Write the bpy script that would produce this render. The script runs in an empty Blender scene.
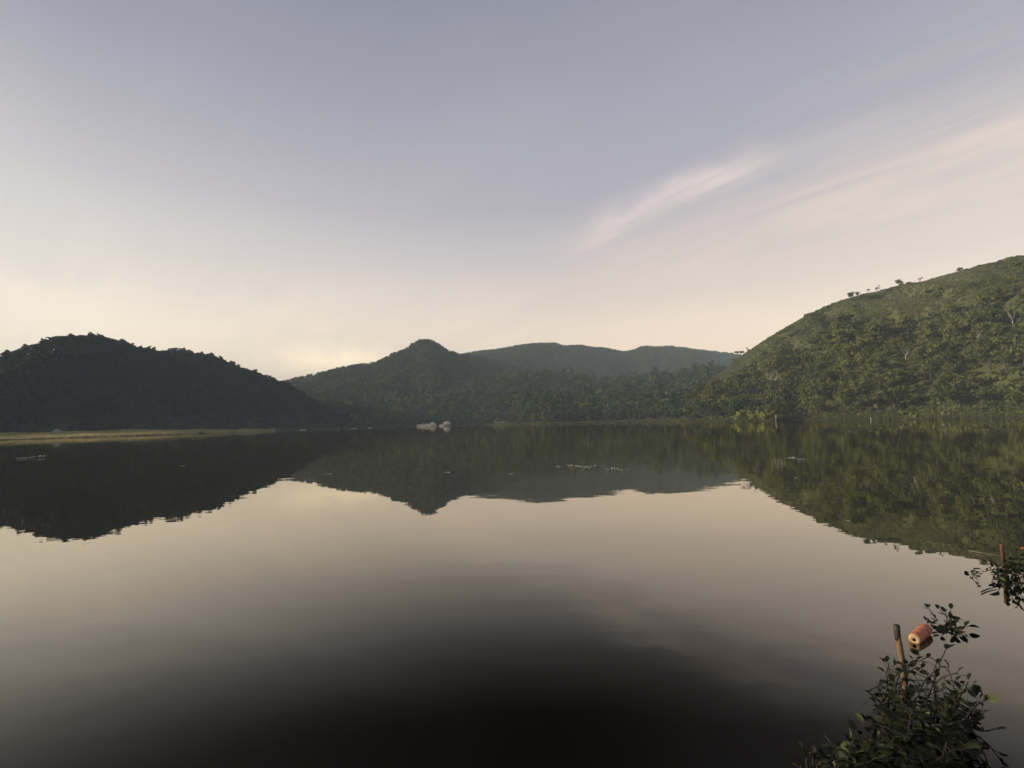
import bpy, math, random
import numpy as np
from mathutils import Vector, Matrix

R = math.radians
rng = np.random.default_rng(7)
random.seed(7)
scene = bpy.context.scene
COL = scene.collection

# ------------------------------------------------------------------ camera
F_PX, CAM_H = 560.0, 2.2
PITCH, ROLL = math.atan(38 / F_PX), R(1.46)
fw = np.array([0, math.cos(PITCH), math.sin(PITCH)])
r0 = np.array([1.0, 0, 0]); u0 = np.cross(r0, fw)
RT = r0 * math.cos(ROLL) - u0 * math.sin(ROLL)
UP = u0 * math.cos(ROLL) + r0 * math.sin(ROLL)
CAM = np.array([0, 0, CAM_H])
cd = bpy.data.cameras.new("camera"); cam = bpy.data.objects.new("camera", cd); COL.objects.link(cam)
m = Matrix.Identity(4)
for i in range(3):
    m[i][0], m[i][1], m[i][2], m[i][3] = RT[i], UP[i], -fw[i], CAM[i]
cam.matrix_world = m
cd.sensor_width = 36; cd.lens = 36 * F_PX / 1024; cd.clip_start = 0.05; cd.clip_end = 20000
scene.camera = cam

def ray(x, y):
    d = RT * (x - 512) / F_PX + UP * (384 - y) / F_PX + fw
    return d / np.linalg.norm(d)
def on_water(x, y, z=0.0):                   # the point of the lake seen in a given direction
    d = ray(x, y); t = (z - CAM_H) / d[2]
    return CAM + d * t
def far_pt(x, y, dist):                      # direction + horizontal distance -> theta, height
    d = ray(x, y); h = math.hypot(d[0], d[1])
    return math.atan2(d[0], d[1]), CAM_H + dist * d[2] / h
def project(P):
    v = np.asarray(P) - CAM
    w = v @ fw
    return 512 + F_PX * (v @ RT) / w, 384 - F_PX * (v @ UP) / w, w

# ------------------------------------------------------------------ noise
def _hash(ix, iy, s):
    n = (ix * 374761393 + iy * 668265263 + s * 974711) & 0xFFFFFFFF
    n = ((n ^ (n >> 13)) * 1274126177) & 0xFFFFFFFF
    return ((n ^ (n >> 16)) & 0xFFFF) / 65535.0
def vnoise(x, y, s=0):
    ix = np.floor(x).astype(np.int64); iy = np.floor(y).astype(np.int64)
    fx = x - ix; fy = y - iy
    fx = fx * fx * (3 - 2 * fx); fy = fy * fy * (3 - 2 * fy)
    a = _hash(ix, iy, s); b = _hash(ix + 1, iy, s); c = _hash(ix, iy + 1, s); d = _hash(ix + 1, iy + 1, s)
    return (a * (1 - fx) + b * fx) * (1 - fy) + (c * (1 - fx) + d * fx) * fy
def fbm(x, y, s=0, o=4):
    t = 0; a = .5; n = 0
    for k in range(o):
        t = t + a * vnoise(x, y, s + k * 17); n += a; a *= .5; x = x * 2.03; y = y * 2.03
    return t / n

# ------------------------------------------------------------------ terrain as a height function
TH = np.linspace(-math.pi, math.pi, 6001)
def table(pts, smooth=6):
    t = np.array(sorted(pts))
    v = np.interp(TH, t[:, 0], t[:, 1])
    k = np.hanning(2 * smooth + 3); k /= k.sum()
    vp = np.concatenate([np.full(smooth + 1, v[0]), v, np.full(smooth + 1, v[-1])])
    return np.convolve(vp, k, 'valid')
def look(tab, th): return np.interp(th, TH, tab)
def th_of(x): return math.atan2(*(ray(x, 422)[:2]))

class Layer:
    def __init__(s, pts, toes, cut, power, amp, seed, fade=None, skew=0, soft=5):
        s.H = table([(far_pt(x, y, d)[0], far_pt(x, y, d)[1] - cut) for x, y, d in pts], soft)
        s.D = table([(far_pt(x, y, d)[0], d) for x, y, d in pts], 30)
        s.T = table([(th_of(x), d) for x, d in toes], 30)
        s.p, s.amp, s.seed, s.fade, s.skew = power, amp, seed, fade, skew
        T = np.minimum(s.T, s.D - 30); q = np.linspace(.5, 1, 60)[:, None]      # the crest, not the slope before it, makes the skyline
        zq = np.sin(q * math.pi / 2) ** power * s.H - CAM_H
        mx = (zq / (T + q * (s.D - T))).max(0) / ((s.H - CAM_H) / s.D)
        s.H = np.where(s.H > 8, CAM_H + (s.H - CAM_H) / np.clip(mx, 1, 1.5), s.H)
    def __call__(s, th, d, X, Y):
        H = look(s.H, th); D = look(s.D, th); T = np.minimum(look(s.T, th), D - 30)
        if s.fade:
            (a0, a1), (b0, b1) = s.fade
            H = H * np.clip((th - a0) / (a1 - a0), 0, 1) * np.clip((b1 - th) / (b1 - b0), 0, 1)
        q = (d - T) / (D - T)
        front = np.sin(np.clip(q, 0, 1) * math.pi / 2) ** s.p
        back = 1 - .75 * np.clip((d - D) / (1.1 * (D - T) + 120), 0, 1) ** 1.6
        z = H * np.where(q < 1, front, back)
        env = np.clip(q, 0, 1) * np.clip(1 - (np.clip(q, 0, 1) / .76) ** 2, .0, 1) * 1.25
        n = fbm(th * 14 + s.skew * q, q * 1.6 + s.seed, s.seed, 4)
        rid = 1 - 2 * np.abs(n - .5) * 2
        z = z + s.amp * H * env * (rid - .55)
        return np.where(q <= 0, -50 + 0 * z, z)

SKY_L = [(-500, 400, 400), (-250, 386, 440), (-80, 366, 500), (-20, 356, 530), (0, 353, 540), (20, 345, 550), (45, 337, 560), (65, 332, 570), (85, 330, 580),
         (110, 334, 590), (135, 343, 600), (160, 348, 600), (185, 347, 600), (210, 351, 600), (235, 361, 590), (262, 371, 570), (290, 382, 550), (320, 400, 530), (360, 416, 520), (400, 426, 515)]
SKY_C = [(200, 410, 900), (255, 394, 950), (290, 382, 1000), (310, 378, 1030), (340, 371, 1050), (357, 367, 1060), (375, 365, 1080), (395, 356, 1100), (405, 352, 1110),
         (413, 346, 1120), (420, 342, 1125), (430, 342, 1130), (438, 346, 1130), (448, 353, 1130), (462, 358, 1150), (480, 359, 1150), (500, 364, 1150), (530, 374, 1150), (600, 391, 1120), (700, 402, 1100)]
SKY_D = [(150, 415, 1500), (300, 408, 1500), (430, 374, 1500), (462, 357, 1500), (480, 354, 1500), (500, 352, 1500), (520, 348, 1500), (540, 346, 1500), (556, 346, 1520), (563, 349, 1520), (580, 348, 1520), (590, 350, 1520), (605, 351, 1520), (624, 355, 1520), (634, 353, 1520), (644, 349, 1520), (654, 350, 1520),
         (672, 349, 1530), (690, 352, 1530), (700, 353, 1530), (735, 357, 1550), (760, 362, 1550), (850, 370, 1550), (950, 380, 1500)]
SKY_F = [(180, 436, 640), (300, 413, 640), (360, 404, 680), (420, 399, 700), (460, 388, 740), (500, 378, 780), (540, 374, 800), (600, 382, 800), (640, 380, 780), (680, 375, 760), (720, 372, 700), (760, 373, 650), (850, 382, 600)]
SKY_N = [(300, 450, 590), (400, 428, 590), (440, 415, 585), (480, 407, 575), (515, 401, 530), (560, 400, 510), (600, 400, 505), (640, 398, 495), (690, 394, 475), (740, 389, 440), (790, 391, 410)]
SKY_R = [(560, 452, 470), (640, 436, 470), (680, 408, 480), (700, 390, 500), (715, 376, 530), (735, 360, 560), (745, 352, 565), (760, 343, 565), (775, 333, 558), (790, 324, 550), (805, 316, 545), (820, 309, 540), (835, 301, 530), (850, 295.5, 520),
         (880, 289, 510), (905, 284, 500), (930, 278, 490), (960, 269.5, 480), (985, 263, 470), (1024, 253, 460), (1100, 236, 440), (1250, 216, 420), (1500, 212, 400), (2200, 300, 300)]
SHORE = [(-3000, 60), (-900, 160), (-400, 240), (-100, 310), (0, 330), (100, 345), (160, 362), (200, 380), (240, 405), (270, 440), (300, 470), (350, 505), (420, 535), (492, 535), (518, 440), (545, 397), (600, 385), (650, 350), (690, 300),
         (715, 262), (745, 238), (775, 226), (782, 250), (800, 240), (870, 205), (950, 190), (1024, 178), (1200, 150), (1500, 110), (3000, 50)]
S_TAB = table([(th_of(x), d) for x, d in SHORE], 5)
L_FADE = ((R(-75), R(-63)), (R(90), R(95)))
R_FADE = ((R(-90), R(-80)), (R(78), R(105)))
LAYERS = [
    Layer(SKY_L, [(-500, 290), (0, 402), (100, 415), (200, 440), (300, 482), (400, 505)], 12, 1.0, .26, 3, L_FADE),
    Layer(SKY_C, [(200, 560), (427, 600), (700, 620)], 7.5, 1.0, .32, 11, L_FADE),
    Layer(SKY_D, [(430, 820), (950, 820)], 5, 1.1, .30, 23),
    Layer(SKY_F, [(300, 490), (427, 545), (512, 545), (600, 470), (760, 420), (850, 400)], 5, 1.0, .22, 31),
    Layer(SKY_N, [(400, 545), (505, 545), (530, 410), (600, 394), (690, 330), (790, 300)], 6, .9, .10, 41),
    Layer(SKY_R, [(680, 330), (740, 262), (780, 262), (870, 212), (1024, 186), (1500, 120), (2200, 80)], 1.2, .92, .20, 53, R_FADE, 1.1, 45),
]
def terrain(X, Y, layers=False):
    X = np.asarray(X, float); Y = np.asarray(Y, float)
    th = np.arctan2(X, Y); d = np.hypot(X, Y) + 1e-6
    S = look(S_TAB, th) + 5 * (fbm(th * 60, th * 0, 5) - .5)
    out = d - S
    marsh = np.clip((R(-20) - th) / R(6), 0, 1)
    base = np.clip(out * .09, -2.5, .7) + np.clip(out - 8, 0, 90) * (.012 + .012 * marsh) + .5 * (fbm(X / 14, Y / 14, 9) - .5) * np.clip(out / 6, 0, 1)
    edge = np.clip((out - 2) / 26, 0, 1)
    zs = [np.where(z > 0, z * edge, z) for z in (L(th, d, X, Y) for L in LAYERS)]
    far = base
    for z in zs:
        k = 2.0                              # soft maximum, so valleys have no crease
        hh = np.clip(.5 + .5 * (z - far) / k, 0, 1)
        far = far * (1 - hh) + z * hh + k * hh * (1 - hh)
    far = far + np.where(out > 15, 1, 0) * np.clip((out - 15) / 40, 0, 1) * 2.2 * (fbm(X / 22, Y / 22, 77) - .5)
    near = np.clip((2.5 - Y - .25 * np.abs(X) * 0) * .45 + .3 * (fbm(X / 1.5, Y / 1.5, 2) - .5), -2.5, .62) + np.clip(-Y - 2, 0, 400) * .01
    z = np.maximum(far, near)
    if layers:
        return z, int_arg(zs, base), out, th, d
    return z
def int_arg(zs, base):
    st = np.stack([base] + zs); return st.argmax(0)

# ------------------------------------------------------------------ node helpers
class NT:
    def __init__(s, nt): s.nt = nt; s.n = nt.nodes; s.l = nt.links
    def new(s, t, **kw):
        nd = s.n.new(t)
        for k, v in kw.items(): setattr(nd, k, v)
        return nd
    def put(s, sock, v):
        if isinstance(v, bpy.types.NodeSocket): s.l.new(v, sock)
        elif v is not None: sock.default_value = v
    def math(s, op, a, b=None, c=None, clamp=False):
        nd = s.new('ShaderNodeMath', operation=op, use_clamp=clamp)
        for i, v in enumerate((a, b, c)):
            if v is not None: s.put(nd.inputs[i], v)
        return nd.outputs[0]
    def vm(s, op, a, b=None):
        nd = s.new('ShaderNodeVectorMath', operation=op)
        s.put(nd.inputs[0], a)
        if b is not None: s.put(nd.inputs[3 if op == 'SCALE' else 1], b)
        return nd.outputs['Value'] if op in ('DOT_PRODUCT', 'LENGTH') else nd.outputs[0]
    def mix(s, f, a, b):
        nd = s.new('ShaderNodeMix', data_type='RGBA')
        s.put(nd.inputs[0], f); s.put(nd.inputs[6], a); s.put(nd.inputs[7], b)
        return nd.outputs[2]
    def ramp(s, f, stops, interp='LINEAR'):
        nd = s.new('ShaderNodeValToRGB'); cr = nd.color_ramp; cr.interpolation = interp
        while len(cr.elements) < len(stops): cr.elements.new(.5)
        for e, (p, c) in zip(cr.elements, stops): e.position = p; e.color = (*c, 1) if len(c) == 3 else c
        s.put(nd.inputs[0], f); return nd.outputs[0]
    def noise(s, vec, scale, detail=4, rough=.55, dist=0):
        nd = s.new('ShaderNodeTexNoise'); s.put(nd.inputs['Vector'], vec)
        nd.inputs['Scale'].default_value = scale; nd.inputs['Detail'].default_value = detail
        nd.inputs['Roughness'].default_value = rough; nd.inputs['Distortion'].default_value = dist
        return nd.outputs[0]
    def smooth(s, v, a, b):
        nd = s.new('ShaderNodeMapRange', interpolation_type='SMOOTHSTEP')
        s.put(nd.inputs[0], v); nd.inputs[1].default_value = a; nd.inputs[2].default_value = b
        return nd.outputs[0]
def material(name):
    mt = bpy.data.materials.new(name); mt.use_nodes = True
    t = NT(mt.node_tree); bs = t.n['Principled BSDF']; out = t.n['Material Output']
    return mt, t, bs, out
def rgb(c): return (*c, 1)

# ------------------------------------------------------------------ world
SUN_AZ, SUN_EL = R(-86), R(17)
sun_dir = Vector((math.sin(SUN_AZ) * math.cos(SUN_EL), math.cos(SUN_AZ) * math.cos(SUN_EL), math.sin(SUN_EL)))
w = bpy.data.worlds.new("World"); scene.world = w; w.use_nodes = True
t = NT(w.node_tree); bg = t.n['Background']
tc = t.new('ShaderNodeTexCoord').outputs['Generated']
sky = t.new('ShaderNodeTexSky', sky_type='NISHITA', sun_disc=False, sun_elevation=SUN_EL, sun_rotation=SUN_AZ,
            air_density=1.0, dust_density=1.5, ozone_density=1.5)
sx = t.new('ShaderNodeSeparateXYZ'); t.l.new(tc, sx.inputs[0])
X_, Y_, Z_ = sx.outputs
zc = t.math('MAXIMUM', Z_, 0.0)
az = t.math('DIVIDE', X_, t.math('SQRT', t.math('ADD', t.math('ADD', t.math('MULTIPLY', X_, X_), t.math('MULTIPLY', Y_, Y_)), 1e-4)))  # sine of azimuth
# high thin cloud deck, laid out on a plane overhead
zp = t.math('ADD', zc, .18)
cb = t.new('ShaderNodeCombineXYZ'); t.put(cb.inputs[0], t.math('DIVIDE', X_, zp)); t.put(cb.inputs[1], t.math('DIVIDE', Y_, zp))
deck = cb.outputs[0]
def deck_of(x, y):
    d = ray(x, y); return np.array([d[0] / (d[2] + .18), d[1] / (d[2] + .18)])
q0, q1 = deck_of(560, 250), deck_of(775, 150)
sd = q1 - q0; sl = np.linalg.norm(sd); sd /= sl; sn = np.array([sd[1], -sd[0]])
cu = t.vm('DOT_PRODUCT', deck, (*sd, 0)); cv = t.vm('DOT_PRODUCT', deck, (*sn, 0))
def drawn(a, b):                                # deck coordinates drawn out along the wind
    c_ = t.new('ShaderNodeCombineXYZ'); t.put(c_.inputs[0], t.math('MULTIPLY', cu, a)); t.put(c_.inputs[1], t.math('MULTIPLY', cv, b)); return c_.outputs[0]
streaks = t.noise(drawn(.45, 1.9), 1.0, 6, .55, .5)
fib = t.noise(drawn(1.0, 6.5), 1.2, 8, .62, .8)
broad = t.noise(deck, .55, 3, .5, .2)
veil = t.ramp(zc, [(0.0, (1.46, 1.13, .80)), (.10, (1.52, 1.18, .85)), (.17, (1.33, 1.07, .83)), (.27, (.78, .70, .695)), (.36, (.545, .525, .60)), (.50, (.44, .44, .52)), (.62, (.34, .35, .435)), (1.0, (.26, .29, .40))])
# towards the low sun the veil turns brighter and creamier
left = t.math('POWER', t.math('MAXIMUM', t.math('MULTIPLY_ADD', az, -.5, .5), 0), 3.6)
low = t.math('SUBTRACT', 1.0, t.smooth(zc, .10, .56))
lf = t.math('MULTIPLY', t.math('MULTIPLY', left, low), 1.0, clamp=True)
veil = t.mix(lf, veil, rgb((1.66, 1.55, 1.28)))
# to the right a broad pinkish-cream sheet of cirrus
p_edge0, p_edge1 = deck_of(520, 255), deck_of(1010, 60)
ed = p_edge1 - p_edge0; ed /= np.linalg.norm(ed); nrm = np.array([ed[1], -ed[0]])
if nrm @ (deck_of(900, 250) - p_edge0) < 0: nrm = -nrm
side = t.math('SUBTRACT', t.vm('DOT_PRODUCT', deck, (*nrm, 0)), float(nrm @ p_edge0))
sheet = t.math('MULTIPLY', t.smooth(t.math('ADD', side, t.math('MULTIPLY', t.math('ADD', t.math('SUBTRACT', streaks, .5), t.math('MULTIPLY', t.math('SUBTRACT', fib, .5), .35)), 1.4)), -.30, .75), t.smooth(az, -.35, .30))
sheet = t.math('MULTIPLY', sheet, t.math('MULTIPLY_ADD', t.smooth(t.math('MULTIPLY_ADD', fib, .4, t.math('MULTIPLY', streaks, .6)), .32, .66), .60, .42))
veil = t.mix(t.math('MULTIPLY', sheet, t.smooth(zc, .13, .27)), veil, rgb((1.02, .84, .72)))
# one brighter feathered streak
al = t.math('DIVIDE', t.math('SUBTRACT', cu, float(sd @ q0)), float(sl))
ac = t.math('SUBTRACT', t.vm('DOT_PRODUCT', deck, (*sn, 0)), float(sn @ q0))
wob = t.math('MULTIPLY', t.math('SUBTRACT', t.noise(deck, 3.0, 5, .6, .4), .5), .30)
acw = t.math('ADD', ac, wob)
prof = t.math('EXPONENT', t.math('MULTIPLY', t.math('POWER', t.math('DIVIDE', acw, .065), 2.0), -1.0))
ends = t.math('MULTIPLY', t.smooth(al, -.08, .25), t.math('SUBTRACT', 1.0, t.smooth(al, .75, 1.06)))
veil = t.mix(t.math('MULTIPLY', t.math('MULTIPLY', prof, ends), t.math('MULTIPLY_ADD', t.smooth(fib, .30, .66), .50, .28)), veil, rgb((1.06, .90, .83)))
# faint mottling of the deck
veil = t.mix(t.math('MULTIPLY', t.smooth(t.math('MULTIPLY_ADD', broad, .85, t.math('MULTIPLY', fib, .15)), .36, .68), .20), veil, rgb((.72, .68, .71)))
leftside = t.smooth(az, .25, -.45)
veil = t.mix(t.math('MULTIPLY', t.math('MULTIPLY', t.smooth(t.math('MULTIPLY_ADD', fib, .12, t.math('MULTIPLY_ADD', streaks, .48, t.math('MULTIPLY', broad, .40))), .40, .62), t.math('MULTIPLY', leftside, t.math('SUBTRACT', 1.0, t.smooth(zc, .30, .56)))), .30), veil, rgb((.82, .79, .76)))
# small sunlit bank low in the gap between the hills
cdir = ray(335, 360); cr_ = np.array([cdir[1], -cdir[0], 0]); cr_ /= np.linalg.norm(cr_)
ax_ = t.math('SUBTRACT', t.vm('DOT_PRODUCT', tc, tuple(cr_)), 0.0)
ay_ = t.math('SUBTRACT', Z_, float(cdir[2]))
nz = t.noise(tc, 16, 5, .6, .3)
rr = t.math('ADD', t.math('POWER', t.math('DIVIDE', ax_, .095), 2.0), t.math('POWER', t.math('DIVIDE', ay_, .022), 2.0))
front_ = t.smooth(t.vm('DOT_PRODUCT', tc, tuple(cdir)), .9, .97)
bank = t.math('MULTIPLY', t.math('MULTIPLY', t.math('EXPONENT', t.math('MULTIPLY', rr, -1.0)), t.smooth(nz, .33, .55)), front_)
veil = t.mix(t.math('MULTIPLY', bank, .95), veil, rgb((1.9, 1.58, 1.10)))
skyc = t.new('ShaderNodeMix', data_type='RGBA'); skyc.inputs[0].default_value = .86
sc_ = t.vm('SCALE', sky.outputs[0], .07)
t.put(skyc.inputs[6], sc_); t.put(skyc.inputs[7], veil)
t.put(bg.inputs[0], skyc.outputs[2]); bg.inputs[1].default_value = .66

sl_ = bpy.data.lights.new("sun", 'SUN'); sl_.energy = 5.0; sl_.angle = R(4); sl_.color = (1.0, .87, .70)
so = bpy.data.objects.new("sun", sl_); COL.objects.link(so); so.rotation_euler = sun_dir.to_track_quat('Z', 'Y').to_euler(); so.location = (-50, 0, 80)

scene.view_settings.view_transform = 'Standard'; scene.view_settings.look = 'None'
scene.view_settings.exposure = 0.6; scene.view_settings.gamma = 1.0
scene.render.engine = 'CYCLES'
cy = scene.cycles
cy.use_denoising = True; cy.max_bounces = 5; cy.diffuse_bounces = 2; cy.glossy_bounces = 2; cy.transmission_bounces = 2; cy.volume_bounces = 0
cy.use_adaptive_sampling = True; cy.adaptive_threshold = .01
cy.caustics_reflective = False; cy.caustics_refractive = False

# ------------------------------------------------------------------ mesh helpers
def mesh_np(name, V, Fs, mats, idx=None, smooth=False):
    me = bpy.data.meshes.new(name)
    V = np.asarray(V, np.float32); me.vertices.add(len(V)); me.vertices.foreach_set('co', V.ravel())
    tot = [len(f) for f in Fs] if isinstance(Fs, list) else None
    if tot is None:
        Fs = np.asarray(Fs, np.int32); n, k = Fs.shape
        ls = np.arange(0, n * k, k, dtype=np.int32); flat = Fs.ravel()
    else:
        n = len(Fs); flat = np.array([i for f in Fs for i in f], np.int32)
        ls = np.concatenate([[0], np.cumsum(tot)[:-1]]).astype(np.int32) if n else np.zeros(0, np.int32)
    me.loops.add(len(flat)); me.loops.foreach_set('vertex_index', flat)
    me.polygons.add(n); me.polygons.foreach_set('loop_start', ls)
    for mt in mats: me.materials.append(mt)
    if idx is not None: me.polygons.foreach_set('material_index', np.asarray(idx, np.int32))
    if smooth is True: me.polygons.foreach_set('use_smooth', np.ones(n, bool))
    elif smooth is not False: me.polygons.foreach_set('use_smooth', np.asarray(smooth, bool))
    me.update(calc_edges=True); me.validate()
    return me
def link(name, me, parent=None, loc=(0, 0, 0), rz=0, sc=1):
    o = bpy.data.objects.new(name, me); COL.objects.link(o); o.location = loc
    o.rotation_euler = (0, 0, rz); o.scale = (sc, sc, sc) if not hasattr(sc, '__len__') else sc
    if parent: o.parent = parent
    return o
def tag(o, label=None, cat=None, group=None, kind=None):
    if label: o['label'] = label
    if cat: o['category'] = cat
    if group: o['group'] = group
    if kind: o['kind'] = kind
    return o

class MB:
    """collects tubes and leaves for one mesh"""
    def __init__(s): s.V = []; s.F = []; s.I = []; s.S = []
    def add(s, vs, fs, mi=0, sm=False):
        b = len(s.V); s.V.extend([tuple(map(float, v)) for v in vs])
        for f in fs: s.F.append([i + b for i in f]); s.I.append(mi); s.S.append(sm)
    def tube(s, pts, rad, n=6, mi=0, cap=True, wob=0):
        pts = [np.asarray(p, float) for p in pts]; vs = []; fs = []
        ref = np.array([.3, .9, .2])
        for i, p in enumerate(pts):
            a = pts[max(i - 1, 0)]; b = pts[min(i + 1, len(pts) - 1)]
            dr = (b - a) / (np.linalg.norm(b - a) + 1e-9)
            u = np.cross(dr, ref); u /= np.linalg.norm(u) + 1e-9; v = np.cross(dr, u)
            for k in range(n):
                an = 2 * math.pi * k / n; r_ = rad[i] * (1 + wob * (random.random() - .5))
                vs.append(p + (u * math.cos(an) + v * math.sin(an)) * r_)
        for i in range(len(pts) - 1):
            for k in range(n):
                fs.append([i * n + k, i * n + (k + 1) % n, (i + 1) * n + (k + 1) % n, (i + 1) * n + k])
        s.add(vs, fs, mi, True)
        if cap:
            b = len(s.V) - len(vs)
            s.F.append([b + k for k in range(n)][::-1]); s.I.append(mi); s.S.append(False)
            s.F.append([b + (len(pts) - 1) * n + k for k in range(n)]); s.I.append(mi); s.S.append(False)
    def leaf(s, base, direc, up, ln, wd, mi=0, bend=.25, fold=.18):
        """oval blade: midrib with two folded halves"""
        d = np.asarray(direc, float); d /= np.linalg.norm(d) + 1e-9
        sd = np.cross(d, np.asarray(up, float)); sd /= np.linalg.norm(sd) + 1e-9
        nr = np.cross(sd, d); base = np.asarray(base, float)
        prof = [(0, .02), (.18, .62), (.42, 1.0), (.68, .86), (.88, .45), (1.0, .03)]
        vs = []
        for tt, ww in prof:
            c = base + d * ln * tt - nr * ln * bend * tt * tt
            e = sd * wd * .5 * ww; f = nr * wd * fold * ww
            vs += [c - e + f, c, c + e + f]
        fs = []
        for i in range(len(prof) - 1):
            a = i * 3
            fs += [[a, a + 1, a + 4, a + 3], [a + 1, a + 2, a + 5, a + 4]]
        s.add(vs, fs, mi, True)
    def mesh(s, name, mats): return mesh_np(name, np.array(s.V), s.F, mats, s.I, s.S)

# ------------------------------------------------------------------ materials
def foliage(name, stops, trans=.3, patch=True):
    mt, t, bs, out = material(name)
    oi = t.new('ShaderNodeObjectInfo')
    geo = t.new('ShaderNodeNewGeometry')
    f = t.math('MULTIPLY_ADD', oi.outputs['Random'], .55, t.math('MULTIPLY', geo.outputs['Random Per Island'], .25))
    if patch: f = t.math('ADD', f, t.math('MULTIPLY', t.math('SUBTRACT', t.noise(oi.outputs['Location'], .035, 3, .5), .5), .9), clamp=True)
    c = t.ramp(f, stops)
    t.put(bs.inputs['Base Color'], c); bs.inputs['Roughness'].default_value = .62
    bs.inputs['Specular IOR Level'].default_value = .12
    tr = t.new('ShaderNodeBsdfTranslucent'); t.put(tr.inputs[0], c)
    mx = t.new('ShaderNodeMixShader'); mx.inputs[0].default_value = trans
    t.l.new(bs.outputs[0], mx.inputs[1]); t.l.new(tr.outputs[0], mx.inputs[2]); t.l.new(mx.outputs[0], out.inputs[0])
    return mt
M = {}
M['leaf_dark'] = foliage('dark_leaf', [(0, (.010, .016, .010)), (.5, (.020, .029, .016)), (1, (.046, .058, .028))])  # left hill foliage, its backlit shade deepened in the leaf colour
M['leaf_green'] = foliage('green_leaf', [(0, (.022, .036, .014)), (.45, (.050, .070, .024)), (.8, (.095, .115, .042)), (1, (.13, .14, .06))])
M['leaf_olive'] = foliage('olive_leaf', [(0, (.042, .050, .013)), (.4, (.094, .104, .025)), (.75, (.142, .146, .037)), (1, (.145, .128, .045))])
M['leaf_hazy'] = foliage('hazy_grass_leaf', [(0, (.085, .088, .032)), (.5, (.14, .138, .056)), (1, (.19, .178, .085))])  # grass colour with the haze over the upper right hill painted in
M['leaf_gold'] = foliage('golden_leaf', [(0, (.08, .088, .018)), (.5, (.13, .135, .03)), (1, (.18, .175, .048))])
def bark(name, c1, c2, sc=3):
    mt, t, bs, out = material(name)
    tcn = t.new('ShaderNodeTexCoord').outputs['Object']
    n = t.noise(tcn, sc, 5, .6)
    t.put(bs.inputs['Base Color'], t.ramp(n, [(.3, c1), (.7, c2)])); bs.inputs['Roughness'].default_value = .85
    return mt
M['bark'] = bark('bark', (.028, .022, .017), (.07, .058, .045))
M['pale_bark'] = bark('pale_bark', (.34, .31, .24), (.55, .51, .41))

# ground
mt, t, bs, out = material('ground'); M['ground'] = mt
pos = t.new('ShaderNodeNewGeometry').outputs['Position']
n1 = t.noise(pos, .012, 4, .55); n2 = t.noise(pos, .12, 5, .6); n3 = t.noise(pos, 1.3, 4, .6)
gx = t.new('ShaderNodeSeparateXYZ'); t.l.new(pos, gx.inputs[0])
right = t.smooth(t.math('SUBTRACT', gx.outputs[0], t.math('MULTIPLY', gx.outputs[1], .28)), 0, 90)
cA = t.ramp(n2, [(.25, (.020, .030, .014)), (.55, (.038, .050, .022)), (.8, (.058, .066, .028))])
cB = t.ramp(t.math('MULTIPLY_ADD', n1, .40, t.math('MULTIPLY_ADD', n2, .35, t.math('MULTIPLY', n3, .25))), [(.33, (.036, .040, .013)), (.46, (.058, .062, .020)), (.56, (.078, .078, .026)), (.70, (.080, .068, .030))])
c = t.mix(right, cA, cB)
mud = t.smooth(gx.outputs[2], .55, .15)
c = t.mix(mud, c, t.ramp(n3, [(.3, (.026, .024, .013)), (.7, (.055, .048, .026))]))
t.put(bs.inputs['Base Color'], c); bs.inputs['Roughness'].default_value = .95; bs.inputs['Specular IOR Level'].default_value = .05
bp = t.new('ShaderNodeBump'); bp.inputs['Strength'].default_value = .6; bp.inputs['Distance'].default_value = .6
t.put(bp.inputs['Height'], n3); t.l.new(bp.outputs[0], bs.inputs['Normal'])

# water
mt, t, bs, out = material('lake_water'); M['water'] = mt
pos = t.new('ShaderNodeNewGeometry').outputs['Position']
mpw = t.new('ShaderNodeMapping'); t.l.new(pos, mpw.inputs[0]); mpw.inputs['Rotation'].default_value = (0, 0, R(12)); mpw.inputs['Scale'].default_value = (.55, 1.0, 1)
nA = t.noise(mpw.outputs[0], 1.1, 3, .5); nB = t.noise(mpw.outputs[0], .22, 2, .5); nC = t.noise(pos, .02, 3, .5)
hgt = t.math('ADD', t.math('MULTIPLY', t.math('MULTIPLY', nA, t.smooth(nC, .30, .65)), .008), t.math('MULTIPLY', nB, .008))
bp = t.new('ShaderNodeBump'); bp.inputs['Strength'].default_value = 1.0; bp.inputs['Distance'].default_value = 1.0
t.put(bp.inputs['Height'], hgt)
t.n.remove(bs)
# Skylight is polarised across the low sun; calm water reflects the two polarisations unequally (Fresnel Rs, Rp)
NI = 1.85
inc = t.new('ShaderNodeNewGeometry').outputs['Incoming']; nor = bp.outputs[0]
ct = t.math('MAXIMUM', t.math('ABSOLUTE', t.vm('DOT_PRODUCT', inc, nor)), .02)
st2 = t.math('DIVIDE', t.math('SUBTRACT', 1.0, t.math('MULTIPLY', ct, ct)), NI * NI)
c2 = t.math('SQRT', t.math('SUBTRACT', 1.0, st2))
sq = lambda v: t.math('MULTIPLY', v, v)
Rs = sq(t.math('DIVIDE', t.math('SUBTRACT', ct, t.math('MULTIPLY', c2, NI)), t.math('ADD', ct, t.math('MULTIPLY', c2, NI))))
Rp = sq(t.math('DIVIDE', t.math('SUBTRACT', t.math('MULTIPLY', ct, NI), c2), t.math('ADD', t.math('MULTIPLY', ct, NI), c2)))
refl = t.vm('NORMALIZE', t.vm('REFLECT', t.vm('SCALE', inc, -1.0), nor))
sv = tuple(Vector((sun_dir.x, sun_dir.y, 0.05)).normalized())
cg = t.vm('DOT_PRODUCT', refl, sv)
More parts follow.
